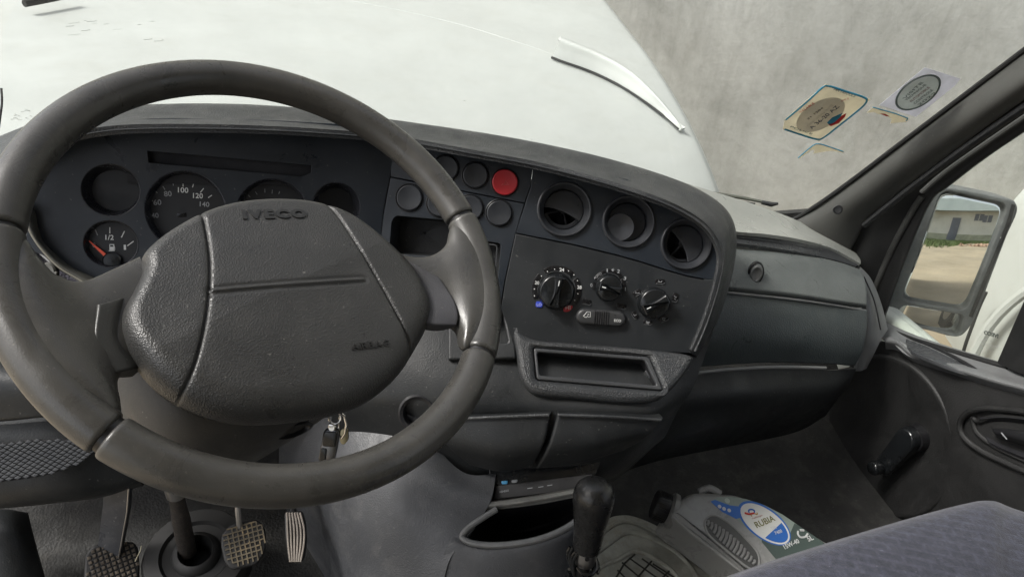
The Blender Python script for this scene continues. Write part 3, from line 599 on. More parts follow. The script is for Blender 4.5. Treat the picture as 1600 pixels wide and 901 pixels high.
for x, y, mt_, tx in [(842.5, 475.5, MT['blue'], 'LO'), (887.5, 481, MT['red'], 'HI')]:
    mm = MB(); a = SF.ab(x, y); mm.prism(rounded([(a[0]-5.4*K, a[1]-4.6*K), (a[0]+5.4*K, a[1]-4.6*K), (a[0]+5.4*K, a[1]+4.6*K), (a[0]-5.4*K, a[1]+4.6*K)] if tx == 'LO' else SF.abl([(880, 483), (885, 477), (895, 477), (894, 482), (888, 487), (881, 487)]), .003), -.001, .001, SF.M(), .0004); mm.build('marker', mt_, dash)
    text('numeral', tx, SF, (x-3.6, y+2.6), (x+3.8, y+2.2), simple('pale print', (.55, .55, .75), .5) if tx == 'LO' else MT['print'], dash, .0012)
def knob(px, py, rp, ang, gw, label):
    a = SF.ab(px, py); r = rp*K; mm = MB(); mm.lathe([(r*1.04, -.001), (r*1.04, .002), (r, .0032), (r*.97, .0105), (r*.93, .0125), (r*.86, .0135), (.0001, .0125)], SF.M(*a), 52); kn = mm.build('knob', MT['gloss'], dash, 45); tag(kn, label)
    t = np.linspace(-1, 1, 15); half = gw*r*(.62+.38*np.abs(t)**1.5); P_ = np.vstack([np.stack([t*r*.90, half], 1), np.stack([t[::-1]*r*.90, -half[::-1]], 1)])
    mm = MB(); mm.prism(P_, .0115, .0225, SF.M(a[0], a[1], 0, R_(ang)), .0030); mm.build('grip', MT['gloss'], kn, 60)
    c, s = math.cos(R_(ang)), math.sin(R_(ang)); mm = MB(); mm.box(SF.M(a[0]+c*r*.52, a[1]+s*r*.52, .0226, R_(ang)), r*.3, .0011, .0004); mm.build('pointer', MT['print'], kn)
knob(868.8, 455, 27.5, 84, .30, 'temperature knob between blue and red markers'); knob(951, 449.5, 20.5, 172, .34, 'fan speed knob'); knob(1020.5, 473, 24, 212, .32, 'air direction knob ringed by small symbols')
def lozenge(px, py, wx, wy, rot, icon):
    a = SF.ab(px, py); mm = MB(); mm.prism(rounded([(-wx*K, -wy*K), (wx*K, -wy*K), (wx*K, wy*K), (-wx*K, wy*K)], .002, 3), -.001, .0010, SF.M(a[0], a[1], 0, R_(rot)), .0004); o = mm.build('marker', scalem, dash)
    mm = MB(); c, s = math.cos(R_(rot)), math.sin(R_(rot)); f = lambda x, y: SF.w(a[0]+K*(c*x-s*y), a[1]+K*(s*x+c*y), .0009)
    mm.tube([f(-wx*.8, -wy), f(wx*.8, -wy), f(wx, -wy*.4)], .0004, 6); mm.build('marker_edge', edge_m, o)
    if icon:
        mm = MB()
        for L_ in icon: mm.tube([SF.w(a[0]+K*x, a[1]+K*y, .0012) for x, y in L_], .00034, 6)
        mm.build('airflow_symbol', MT['dim'], o)
seat_i = [[(-2.5, 1.5), (-1, -1), (2, -.6), (3, .8)], [(-3.5, -.8), (-2, -1.2)]]
lozenge(1031, 439.5, 7.5, 3.6, 3, seat_i); lozenge(995.5, 457, 7, 4, 38, seat_i); lozenge(1054.8, 464.5, 4.4, 7, -8, [[(-1.5, 3), (0, 0), (2, .5)], [(-1, -2), (1, -3.5)]])
lozenge(992, 492, 6, 4, -48, [[(-2.5, 1), (-.5, -1), (2, 1)]]); lozenge(1011.8, 503.5, 7, 3.4, 0, [[(-3, 1.2), (3, 1.2)], [(-3, -.2), (3, -.2)], [(-2, -1.6), (2, -1.6)]]); lozenge(1037, 498, 7.5, 3.8, 28, [[(-2, 1.5), (2, 1.5), (1.4, -1.5), (-1.4, -1.5), (-2, 1.5)]])
lozenge(916.3, 471.3, 7.6, 4, -6, None); lozenge(970.8, 478.3, 7.6, 4, -6, None)
# recirculation slider
a, b = SF.ab(912, 493.5), SF.ab(964.5, 497.5); r = 12.4*K; ang = math.atan2(*(b-a)[::-1]); md = (a+b)/2; hl = np.linalg.norm(b-a)/2
th = np.radians(np.linspace(-90, 90, 16)); cap_ = np.vstack([np.stack([hl+r*np.cos(th), r*np.sin(th)], 1), np.stack([-hl-r*np.cos(th), -r*np.sin(th)], 1)])
mm = MB(); mm.prism(cap_, -.001, .0085, SF.M(*md, 0, ang), .0045); sl2 = mm.build('slider', mat('slider plastic', (.030, .031, .032), .36, 900, .05, .1, 20), dash, 60)
for k in range(7): mm = MB(); mm.box(SF.M(*(md+(k-3)*np.array([math.cos(ang), math.sin(ang)])*.0030), .0088, ang), .0013, r*1.75, .0022, .0005); mm.build('slider_rib', MT['black'], sl2)
text('lettering', 'ECO', SF, (959.6, 502.3), (970.3, 503), MT['print'], dash, .0088, bold=.01)
mm = MB(); mm.tube([SF.p(x, y, .0087) for x, y in [(911.5, 493.5), (914.5, 490.5), (917, 487), (922.3, 487), (922.3, 495), (919, 495), (918, 493.5), (916.5, 495.5), (914.5, 495.5), (911.5, 493.5)]], .0004, 6); mm.tube([SF.p(x, y, .0087) for x, y in [(917.5, 491.5), (920, 490), (919.5, 492.5)]], .0003, 6); mm.build('van_symbol', MT['print'], dash)
# open tray under the climate panel
TF = Frame(SF.p(945, 541, .004), SF.n*.75+np.array([0, 0, .42]))
slot2 = rounded(TF.abl([(834, 543), (1014, 557), (1036, 609), (839, 592)]), .004); hole2 = rounded(TF.abl([(839, 549), (1008, 562), (1027, 602), (843, 586)]), .004)
plate('tray_shelf', TF, cat(TF.abl([(788, 462), (796, 500), (806, 545), (812, 582), (824, 606), (846, 617), (900, 622), (970, 629), (1022, 626), (1050, 608), (1082, 566), (1074, 552), (1000, 543), (900, 534), (830, 527), (806, 500)]), 5, True), -.026, 0, MT['brow'], dash, .008, [slot2], angle=60)
plate('slot_frame', TF, slot2, -.012, -.001, MT['trim'], dash, .0015, [hole2])
q = np.array(hole2); cq = q.mean(0); mm = MB(); mm.loft([np.array([TF.w(*p, -.006) for p in q]), np.array([TF.w(*(cq+(p-cq)*.97), -.05) for p in q]), np.array([TF.w(*(cq+(p-cq)*.9), -.09) for p in q]), np.array([TF.w(*(cq+(p-cq)*.02), -.092) for p in q])], cap=False); mm.build('open_slot', MT['cavity'], dash)
mm = MB(); mm.box(TF.M(*TF.ab(1012, 585, -.02), -.02, -.9), .012, .004, .01, .001); mm.build('slot_clip', MT['trim'], dash)
# small ledge with pocket left of the tray
plate('side_ledge', TF, rounded(TF.abl([(700, 470), (785, 464), (806, 540), (807, 560), (700, 562)], -.006), .003), -.03, -.006, MT['low'], dash, .003, [rounded(TF.abl([(740, 484), (784, 484), (794, 534), (744, 540)], -.006), .003)])
mm = MB(); mm.box(TF.M(*TF.ab(768, 512, -.03), -.034), .06, .05, .006); mm.build('ledge_pocket', MT['cavity'], dash)
# lower dash mass, two small doors
patch('lower_dash', P3([[(560, 470, .985), (700, 480, .985), (850, 520, .995), (1000, 540, .995), (1120, 500, 1.0)], [(545, 590, .97), (690, 600, .95), (850, 612, .95), (1000, 622, .95), (1085, 600, .985)], [(520, 640, .99), (660, 655, .965), (850, 660, .95), (1000, 660, .95), (1060, 640, .99)], [(520, 690, 1.06), (700, 735, 1.01), (850, 752, .99), (960, 735, .99), (1040, 680, 1.03)], [(540, 720, 1.15), (720, 762, 1.08), (850, 772, 1.05), (950, 755, 1.05), (1030, 690, 1.1)]]), MT['low'], dash, .01, 8, 6)
def small_door(rows, edge): 
    o = patch('storage_door', P3(rows), MT['low'], dash, .012, 8, 6, .004)
    mm = MB(); mm.tube(cat([at(*p) for p in edge], 6), .0022, 8); mm.build('door_lip', MT['brow'], o)
small_door([[(688, 652, .94), (780, 648, .93), (861, 645, .928)], [(692, 690, .945), (775, 705, .93), (850, 695, .93)], [(735, 728, .97), (785, 738, .96), (831, 731, .955)]], [(700, 655, .937), (780, 651, .927), (858, 648, .925)])
small_door([[(871, 645, .928), (960, 648, .928), (1037, 654, .94)], [(857, 697, .93), (940, 692, .93), (1016, 680, .945)], [(838, 733, .955), (900, 726, .957), (975, 704, .965)]], [(873, 648, .925), (960, 651, .925), (1033, 656, .937)])
mm = MB(); mm.lathe([(.026, -.01), (.026, .002), (.023, .005), (.019, .003), (.017, -.012), (.0001, -.013)], Frame(at(652, 645, .955), -AZ).M(), 36); mm.build('power_socket', MT['black'], dash)
# knee panel and speaker grille on the driver side
patch('knee_panel', P3([[(-120, 520, .86), (0, 545, .87), (120, 590, .88), (260, 640, .93), (330, 680, .97)], [(-120, 590, .82), (0, 590, .83), (120, 610, .85), (260, 660, .9), (330, 690, .97)], [(-120, 666, .83), (0, 660, .84), (120, 652, .86), (260, 672, .91), (330, 700, .98)]]), MT['low'], dash, .01, 7, 6, .004)
GF = Frame(at(50, 715, .85), (0, -.75, .66))
patch('grille_panel', P3([[(-120, 671, .845), (0, 664, .85), (100, 657, .87), (190, 672, .9), (260, 690, .93)], [(-120, 720, .845), (0, 720, .85), (100, 715, .865), (170, 720, .9), (235, 725, .93)], [(-120, 790, .86), (0, 786, .86), (100, 776, .875), (160, 768, .9), (220, 752, .93)], [(-120, 800, .92), (0, 794, .92), (100, 784, .93), (160, 776, .95), (225, 758, .97)]]), MT['low'], dash, .008, 7, 6)
go = cat(GF.abl([(-90, 700), (0, 693), (70, 686), (120, 688), (146, 702), (120, 724), (70, 742), (0, 752), (-90, 756)], .004), 6, True)
mm = MB(); mm.prism(go, -.004, .006, GF.M()); gp = mm.build('speaker_grille', MT['cavity'], dash)
from math import floor
def inside(p, P):
    c = False
    for (x0, y0), (x1, y1) in zip(P, np.roll(P, -1, 0)):
        if (y0 > p[1]) != (y1 > p[1]) and p[0] < (x1-x0)*(p[1]-y0)/(y1-y0)+x0: c = not c
    return c
mm = MB(); lo, hi = go.min(0), go.max(0); sx, sy = .0088, .0062; j = 0; y = lo[1]
while y < hi[1]:
    x = lo[0]+(sx/2 if j % 2 else 0)
    while x < hi[0]:
        if inside((x, y), go): mm.prism([(x-.0042, y), (x, y-.0024), (x+.0042, y), (x, y+.0024)], .005, .0085, GF.M(), .0007)
        x += sx
    y += sy/2; j += 1
o = mm.build('grille_mesh', mat('grille plastic', (.035, .037, .040), .4, 600, .1), gp, 30); o['kind'] = 'stuff'
# body behind all of it so nothing is see-through
patch('dash_core', P3([[(-200, 300, 1.1), (100, 215, 1.08), (400, 215, 1.08), (620, 235, 1.06), (900, 300, 1.05), (1100, 390, 1.05)], [(-200, 480, 1.0), (100, 420, 1.0), (400, 420, 1.0), (620, 420, 1.06), (900, 450, 1.05), (1090, 480, 1.05)], [(-200, 700, .98), (100, 690, .98), (400, 680, 1.06), (620, 650, 1.06), (900, 660, 1.05), (1000, 600, 1.05)]]), MT['low'], dash, .01, 6, 5)
# passenger side: top pad, tray, two glovebox doors, lower panel, end cap
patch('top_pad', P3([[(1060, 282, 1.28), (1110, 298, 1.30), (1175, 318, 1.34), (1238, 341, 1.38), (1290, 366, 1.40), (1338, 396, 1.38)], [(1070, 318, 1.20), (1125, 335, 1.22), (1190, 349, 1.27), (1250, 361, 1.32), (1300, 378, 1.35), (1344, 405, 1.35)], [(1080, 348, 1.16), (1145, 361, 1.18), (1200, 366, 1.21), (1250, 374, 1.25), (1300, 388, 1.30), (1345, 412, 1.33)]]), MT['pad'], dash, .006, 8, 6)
patch('dash_tray', P3([[(1080, 349, 1.165), (1145, 362, 1.185), (1200, 367, 1.215), (1250, 375, 1.255), (1300, 389, 1.305), (1343, 412, 1.335)], [(1080, 360, 1.17), (1145, 371, 1.19), (1200, 377, 1.22), (1250, 385, 1.255), (1300, 397, 1.30), (1341, 413, 1.332)], [(1080, 372, 1.15), (1145, 379, 1.165), (1200, 386, 1.20), (1250, 394, 1.235), (1300, 405, 1.28), (1338, 416, 1.32)]]), MT['trim'], dash, .006, 8, 6)
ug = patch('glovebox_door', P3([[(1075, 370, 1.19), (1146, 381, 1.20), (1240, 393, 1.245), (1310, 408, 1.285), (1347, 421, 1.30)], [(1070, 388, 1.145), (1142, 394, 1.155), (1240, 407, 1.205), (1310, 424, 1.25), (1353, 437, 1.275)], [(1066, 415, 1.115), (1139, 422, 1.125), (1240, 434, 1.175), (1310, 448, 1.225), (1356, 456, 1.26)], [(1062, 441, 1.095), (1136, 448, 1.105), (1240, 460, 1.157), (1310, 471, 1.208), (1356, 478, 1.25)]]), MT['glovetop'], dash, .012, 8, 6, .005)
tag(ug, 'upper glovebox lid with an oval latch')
LF = Frame(at(1181, 427, 1.135), unit(CAM-at(1181, 427, 1.135))*.6+np.array([-.1, -.6, .1])); mm = MB()
mm.lathe([(.0125, -.006), (.0125, .001), (.0115, .0018), (.0105, .001)], LF.M(), 36, 1.0, 1.55, cap=False); mm.build('latch_surround', MT['black'], ug)
mm = MB(); mm.lathe([(.0098, -.004), (.0098, .004), (.0088, .0062), (.0075, .0066), (.006, .0045), (.0001, .003)], LF.M(), 36, .95, 1.5); mm.build('latch', mat('latch plastic', (.11, .112, .11), .45, 500, .1), ug, 50)
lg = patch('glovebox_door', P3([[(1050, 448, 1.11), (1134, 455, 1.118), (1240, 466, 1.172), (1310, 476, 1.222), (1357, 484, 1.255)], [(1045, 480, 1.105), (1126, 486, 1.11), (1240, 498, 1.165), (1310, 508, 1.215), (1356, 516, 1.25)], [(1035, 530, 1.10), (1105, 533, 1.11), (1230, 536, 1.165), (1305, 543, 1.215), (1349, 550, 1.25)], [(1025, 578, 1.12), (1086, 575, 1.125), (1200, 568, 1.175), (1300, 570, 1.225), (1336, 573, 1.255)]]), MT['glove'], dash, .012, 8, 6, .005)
tag(lg, 'tall lower glovebox lid with scuffed face')
def edge_strip(name, pts, r, mt): mm = MB(); mm.tube(cat([at(*p) for p in pts], 8), r, 10); return mm.build(name, mt, dash)
hl_ = mat('highlight trim edge', (.20, .205, .205), .38, 500, .1, .1, 9, dust=.1)  # pale colour stands in for light caught on the ridge bevels
edge_strip('trim_edge', [(1060, 449.5, 1.108), (1134, 456.5, 1.113), (1240, 467.5, 1.167), (1310, 477.5, 1.219), (1352, 485, 1.256)], .0022, hl_)
edge_strip('trim_edge', [(1060, 588, 1.105), (1090, 582, 1.112), (1150, 576, 1.14), (1220, 573, 1.175), (1290, 574.5, 1.216)], .0028, hl_)
patch('lower_panel', P3([[(1020, 592, 1.13), (1086, 584, 1.135), (1200, 576, 1.185), (1300, 578, 1.235), (1338, 576, 1.265)], [(1000, 640, 1.11), (1060, 632, 1.115), (1190, 622, 1.17), (1290, 617, 1.23), (1326, 602, 1.27)], [(950, 700, 1.12), (1030, 690, 1.14), (1150, 668, 1.2), (1260, 652, 1.27), (1305, 628, 1.30)], [(930, 755, 1.18), (1020, 722, 1.2), (1140, 697, 1.27), (1240, 676, 1.33), (1290, 650, 1.35)]]), MT['low'], dash, .01, 8, 6)
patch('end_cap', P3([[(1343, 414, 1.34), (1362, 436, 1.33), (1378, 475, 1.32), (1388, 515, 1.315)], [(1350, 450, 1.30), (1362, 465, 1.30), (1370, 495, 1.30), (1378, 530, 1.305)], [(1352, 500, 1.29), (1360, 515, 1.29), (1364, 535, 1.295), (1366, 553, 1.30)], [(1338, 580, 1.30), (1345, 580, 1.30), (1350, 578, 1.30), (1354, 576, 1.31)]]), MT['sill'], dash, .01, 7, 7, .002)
edge_strip('cap_seam', [(1350, 432, 1.297), (1366, 470, 1.293), (1376, 515, 1.296)], .0012, MT['black'])
# ------------------------------------------------------------------ cab: floor, console, pillar, windscreen
cab = thing('van_cab', 'dark cab shell of the van with sloping windscreen, pillar, grey console and floor', 'van cab', (.3, .5, 0))
ys = [(-.9, 0), (-.3, 0), (.3, 0), (.62, 0.0), (.80, .03), (.95, .12), (1.05, .26), (1.08, .40)]
patch('cab_floor', [[(x, y, z+(.0 if 0 <= x else .0)) for x in (-.62, -.3, 0, .3, .6, .9, 1.12)] for y, z in ys], MT['carpet'], cab, .02, 4, 5)
patch('engine_console', P3([[(440, 640, 1.12), (500, 640, 1.06), (560, 645, 1.02), (640, 660, 1.0), (720, 735, .985), (775, 740, .98)], [(436, 720, 1.14), (480, 720, 1.07), (540, 730, 1.0), (620, 740, .965), (705, 770, .95), (766, 783, .945)], [(446, 800, 1.2), (486, 800, 1.1), (536, 805, 1.01), (600, 815, .955), (680, 825, .935), (738, 828, .93)], [(440, 900, 1.3), (500, 900, 1.15), (556, 900, 1.02), (610, 905, .955), (660, 905, .93), (700, 880, .92)], [(440, 990, 1.35), (510, 990, 1.15), (560, 990, 1.02), (610, 990, .955), (650, 990, .93), (680, 990, .92)]]), MT['tunnel'], cab, .01, 8, 8)
RF = Frame(at(835, 765, .965), unit(CAM-at(835, 765, .965))+np.array([-.15, 0, .25]))
rp = plate('radio', RF, rounded(RF.abl([(764, 728), (940, 716), (921, 764), (764, 784)]), .001), -.01, -.002, MT['gloss'], cab, .001)
plate('radio_fascia', RF, rounded(RF.abl([(775, 759), (925, 740), (921, 763), (772, 780)], -.002), .001), -.002, .0005, MT['black'], rp, .0008)
text('lettering', 'KENDLE', RF, (781, 769.5), (795, 766.8), MT['dim'], rp, .0008, bold=.01)
mm = MB(); mm.prism(rounded(RF.abl([(783, 751), (793.5, 750.2), (792.5, 755.5), (784, 756)], 0), .0015), -.002, .0005, RF.M(), .0003); mm.build('display_symbol', simple('blue symbol', (.05, .25, .45), .4), rp)
mm = MB(); mm.prism(rounded(RF.abl([(799, 749.5), (809, 748.3), (808, 753), (799.5, 753.8)], 0), .0015), -.002, .0005, RF.M(), .0003); mm.build('display_symbol', MT['dim'], rp)
for x, y in [(828, 762), (845, 760), (859, 757.5)]: tick(RF, (x-4, y+.6), (x+4, y-.6), .0008, MT['dim'], rp, .0008, 'key_mark')
st = mat('dusty console edge', (.13, .13, .12), .6, 400, .3, .25, 30, dust=.5, dustcol=(.24, .235, .215))
patch('console_strip', P3([[(760, 784, .950), (800, 779, .948), (850, 772, .948), (930, 757, .955)], [(758, 790, .943), (800, 786, .940), (850, 778, .940), (925, 764, .947)], [(758, 797, .947), (800, 791, .943), (850, 783, .943), (920, 770, .950)]]), st, cab, .01, 8, 4, .002)
patch('console_bin', P3([[(735, 792, .96), (800, 786, .96), (860, 776, .96), (925, 762, .965)], [(722, 815, 1.0), (790, 830, 1.08), (860, 815, 1.08), (918, 790, 1.0)], [(715, 850, .945), (790, 872, .99), (850, 860, .99), (912, 815, .955)]]), MT['cavity'], cab, .006, 8, 8)
patch('console_front', P3([[(714, 832, .932), (728, 846, .925), (760, 852, .915), (800, 850, .908), (845, 841, .905), (885, 825, .91), (912, 800, .925)], [(700, 850, .926), (722, 858, .920), (756, 866, .910), (800, 864, .903), (848, 853, .900), (888, 838, .905), (914, 812, .925)], [(680, 905, .925), (712, 912, .918), (745, 920, .91), (800, 915, .905), (855, 890, .905), (890, 868, .915), (910, 840, .93)], [(660, 990, .92), (700, 990, .915), (740, 990, .91), (800, 990, .91), (860, 960, .92), (890, 920, .93), (910, 880, .95)]]), MT['tunnel'], cab, .012, 7, 7)
mm = MB(); mm.tube(cat([at(x, y, d) for x, y, d in [(776, 795, .94), (752, 810, .932), (732, 824, .928), (722, 838, .925), (735, 847, .918), (762, 851, .912), (800, 849.5, .906), (845, 841, .903), (885, 824, .908), (905, 806, .918), (908, 780, .935)]], 7), .0042, 10); mm.build('bin_lip', mat('worn console lip', (.11, .112, .112), .45, 500, .15, .2, 25, dust=.3), cab)
patch('console_side', P3([[(905, 760, .97), (935, 742, .99), (956, 728, 1.02)], [(906, 815, .95), (925, 800, .98), (948, 775, 1.05)], [(880, 890, .94), (905, 880, .98), (925, 860, 1.1)]]), MT['tunnel'], cab, .01, 6, 6)
# pillar trim
pf = [(1205, 357, 1.44), (1232, 346, 1.41), (1275, 322, 1.37), (1330, 283, 1.31), (1400, 230, 1.225), (1500, 155, 1.125), (1630, 58, 1.01)]
pb = [(1318, 402, 1.39), (1334, 374, 1.37), (1352, 341, 1.34), (1398, 302, 1.28), (1450, 262, 1.21), (1525, 206, 1.12), (1640, 124, 1.0)]
patch('pillar_trim', ext([[at(x, y, d+.02) for x, y, d in pf], [at(*q) for q in pf], [at(.65*a[0]+.35*b[0], .65*a[1]+.35*b[1], .65*a[2]+.35*b[2]-.022) for a, b in zip(pf, pb)], [at(.3*a[0]+.7*b[0], .3*a[1]+.7*b[1], .3*a[2]+.7*b[2]-.022) for a, b in zip(pf, pb)], [at(*q) for q in pb], [at(x+3, y+3, d+.02) for x, y, d in pb]], 4), MT['pillar'], cab, .006, 8, 6)
HF = Frame(at(1309, 327.5, 1.287), unit(CAM-at(1309, 327, 1.287))); mm = MB(); mm.lathe([(.0085, -.002), (.0085, .001), (.0072, .0016), (.0062, 0), (.0001, -.0005)], HF.M(), 28); mm.build('pillar_plug', MT['black'], cab)
g0, g1, g2 = at(1240, 345, 1.42), at(1600, 82, 1.045), at(250, 150, .98)
WSF = Frame(g0, np.cross(g1-g0, g2-g0) if np.cross(g1-g0, g2-g0) @ (CAM-g0) > 0 else -np.cross(g1-g0, g2-g0))
def glass_mat(name, tint, gl=.9, dust=.04):
    m = bpy.data.materials.new(name); m.use_nodes = True; n = m.node_tree; n.nodes.clear(); N = n.nodes.new; L = n.links.new
    o = N('ShaderNodeOutputMaterial'); t = N('ShaderNodeBsdfTransparent'); t.inputs[0].default_value = (*tint, 1); g = N('ShaderNodeBsdfGlossy'); g.inputs['Roughness'].default_value = .02
    f = N('ShaderNodeLayerWeight'); f.inputs[0].default_value = .5; pw = N('ShaderNodeMath'); pw.operation = 'POWER'; pw.inputs[1].default_value = 5; L(f.outputs['Facing'], pw.inputs[0]); q = N('ShaderNodeMath'); q.operation = 'MULTIPLY_ADD'; q.inputs[1].default_value = gl*.9; q.inputs[2].default_value = .04*gl; L(pw.outputs[0], q.inputs[0])
    a = N('ShaderNodeMixShader'); L(q.outputs[0], a.inputs[0]); L(t.outputs[0], a.inputs[1]); L(g.outputs[0], a.inputs[2])
    d = N('ShaderNodeBsdfDiffuse'); d.inputs[0].default_value = (.6, .58, .52, 1); tc = N('ShaderNodeTexCoord'); ns = N('ShaderNodeTexNoise'); ns.inputs['Scale'].default_value = 6; ns.inputs['Detail'].default_value = 8; ns.inputs['Roughness'].default_value = .7
    L(tc.outputs['Object'], ns.inputs[0]); r = N('ShaderNodeMapRange'); r.inputs[1].default_value = .35; r.inputs[2].default_value = .8; r.inputs[4].default_value = dust; L(ns.outputs[0], r.inputs[0])
    b = N('ShaderNodeMixShader'); L(r.outputs[0], b.inputs[0]); L(a.outputs[0], b.inputs[1]); L(d.outputs[0], b.inputs[2]); L(b.outputs[0], o.inputs[0]); return m
wsg = glass_mat('windscreen glass', (.965, .98, .97), .6, .06)
plate('windscreen', WSF, WSF.abl([(-330, 300), (90, 230), (600, 250), (1130, 335), (1242, 348), (1330, 290), (1615, 78), (1800, -60), (1760, -330), (-430, -330)]), -.004, 0, wsg, cab, .0005)
mm = MB(); mm.tube(cat([at(x, y, d-.004) for x, y, d in [(1150, 327, 1.36), (1200, 339, 1.40), (1234, 344.5, 1.408), (1276, 320.5, 1.366), (1331, 281.5, 1.306), (1401, 228.5, 1.221), (1501, 153, 1.121), (1632, 54, 1.006), (1790, -66, .896)]], 8), .0042, 8); mm.build('windscreen_seal', MT['rubber'], cab)
patch('kick_panel', [[hitx(1180, 690, .98), hitx(1215, 680, 1.0), hitx(1255, 660, 1.03), hitx(1300, 640, 1.06)], [hitx(1200, 740, .98), hitx(1228, 735, .985), hitx(1262, 725, 1.02), hitx(1310, 710, 1.06)], [hitx(1240, 830, .96), hitx(1262, 830, .97), hitx(1290, 825, 1.0), hitx(1330, 815, 1.05)], [hitx(1290, 920, .95), hitx(1310, 920, .96), hitx(1335, 915, 1.0), hitx(1370, 905, 1.05)]], mat('kick panel plastic', (.024, .024, .023), .7, 400, .3, .25, 9, dust=.3, dustcol=(.08, .075, .07)), cab, .01, 6, 6)
# roof, bulkhead and outer skin: they shade the cab as they do in the van
n_ = WSF.n; yw = float(WSF.o[1]-((1.58-WSF.o[2])*n_[2]+(.3-WSF.o[0])*n_[0])/n_[1])
mm = MB(); mm.box(Matrix.Translation((.27, (yw-1.5)/2, 1.62)), 1.80, yw+1.5, .06, .02); mm.build('roof', mat('grey headliner', (.42, .41, .38), .9, 300, .2), cab)
mm = MB(); mm.box(Matrix.Translation((.27, -1.50, .80)), 1.80, .05, 1.6); mm.build('bulkhead', mat('painted bulkhead', (.40, .40, .38), .6), cab)
skin = mat('van side paint', (.72, .73, .69), .4, 0, 0, .04, 3, dust=.1, dustcol=(.45, .42, .36))
mm = MB(); mm.box(Matrix.Translation((1.155, -1.9, .55)), .05, 2.9, 2.1, .02); mm.build('side_panel', skin, cab)
mm = MB(); mm.box(Matrix.Translation((1.145, .30, -.09)), .05, 1.5, .74, .02); mm.build('lower_side_panel', skin, cab)
mm = MB(); mm.box(Matrix.Translation((-.66, -1.2, .80)), .05, .7, 1.6); mm.build('rear_side', skin, cab)
mm = MB(); mm.box(Matrix.Translation((1.117, .49, .90)), .02, .20, 1.2, .005); mm.build('door_post', skin, cab)
HF = Frame(hitx(1210, 729, .975), (-.9, -.3, .2)); mm = MB(); mm.lathe([(.020, -.004), (.020, .002), (.015, .005), (.008, .003), (.0001, .002)], HF.M(), 24); mm.build('trim_plug', MT['black'], cab)
# ------------------------------------------------------------------ pedals, gear lever
def pad_grid(fr, P, step, rib, z0, z1, inv, mt, par, name):
    mm = MB(); P = np.array(P); lo, hi = P.min(0), P.max(0); y = lo[1]+step/2
    while y < hi[1]:
        x = lo[0]+step/2
        while x < hi[0]:
            if inside((x, y), P):
                if not inv: mm.prism([(x-rib/2, y-rib/2), (x+rib/2, y-rib/2), (x+rib/2, y+rib/2), (x-rib/2, y+rib/2)], z0, z1, fr.M(), rib*.2)
                else:
                    mm.box(fr.M(x, y+step/2, (z0+z1)/2), step, rib, z1-z0); mm.box(fr.M(x+step/2, y, (z0+z1)/2-.0001), rib, step, z1-z0)
            x += step
        y += step
    o = mm.build(name, mt, par, 30); o['kind'] = 'stuff'; return o
worn = mat('dusty pedal rubber', (.075, .062, .048), .75, 300, .3, .4, 60, dust=.6, dustcol=(.26, .20, .13))
cl = thing('clutch_pedal', 'clutch pedal on a flat steel arm, with dusty square studs, leftmost of the pedals', 'pedal', at(180, 850, 1.0))
PF = Frame(at(178, 885, .99), unit(CAM-at(178, 885, .99))+np.array([0, -.15, .35]))
po = rounded(PF.abl([(129, 940), (133, 866), (147, 850), (207, 845), (215, 853), (218, 885), (214, 940)]), .006)
mm = MB(); mm.prism(po, -.012, 0, PF.M(), .003); mm.build('pedal_pad', MT['rubber'], cl); c2 = np.array(po).mean(0)
pad_grid(PF, c2+(np.array(po)-c2)*.93, .0066, .0044, -.001, .0016, False, worn, cl, 'tread')
arm = [at(188, 700, .93), at(183, 790, .965), at(172, 862, 1.0)]; mm = MB(); T_ = unit(arm[2]-arm[0]); sd_ = unit(np.cross(T_, -AZ)); nn = np.cross(sd_, T_)
mm.loft([np.array([p+sd_*a*.0175*k+nn*b for a, b in ((-1, -.004), (1, -.004), (1, .004), (-1, .004))]) for p, k in zip(arm, (1.05, 1.0, .92))]); mm.build('pedal_arm', mat('painted pedal steel', (.035, .038, .045), .38, 500, .1, .2, 20, dust=.3, dustcol=(.2, .2, .2), scratch=.5), cl)
mm = MB(); mm.tube([p-sd_*.0172*k+nn*.0045 for p, k in zip(arm, (1.05, 1, .92))], .0012, 6); mm.build('arm_edge', MT['steel'], cl)
tag(MB().tube(cat([at(211, 876, .975), at(215, 868, .968), at(219, 860, .966), at(221, 852, .97)], 6), .0006, 6).build('straw', simple('dry straw', (.5, .46, .33), .7)), 'thin dry straw lying across the corner of the clutch pedal', 'straw')
br = thing('brake_pedal', 'brake pedal with square waffle tread worn to tan at its lower right', 'pedal', at(380, 850, 1.02))
BFr = Frame(at(380, 850, 1.0), unit(CAM-at(380, 850, 1.0))+np.array([0, -.1, .3]))
bo_ = rounded(BFr.abl([(346, 834), (362, 817), (402, 810.5), (413, 822), (416.5, 838), (414, 862), (402, 881), (362, 890), (351, 878), (345, 852)]), .006)
mm = MB(); mm.prism(bo_, -.012, 0, BFr.M(), .003); mm.build('pedal_pad', MT['rubber'], br); c2 = np.array(bo_).mean(0)
wm = mat('brake tread', (.085, .070, .045), .7, 300, .3, .5, 25, dust=.7, dustcol=(.30, .21, .10))
pad_grid(BFr, c2+(np.array(bo_)-c2)*.86, .0066, .0019, -.001, .0016, True, wm, br, 'tread')
mm = MB(); mm.tube([at(370, 770, 1.0), at(372, 800, 1.0), at(376, 835, 1.015)], .0042, 10); mm.build('pedal_arm', MT['steel'], br)
ac = thing('accelerator_pedal', 'narrow accelerator pedal with vertical ribs, beside the grey console', 'pedal', at(462, 840, 1.03))
AF = Frame(at(462, 838, 1.02), unit(CAM-at(462, 838, 1.02))+np.array([-.1, -.1, .2]))
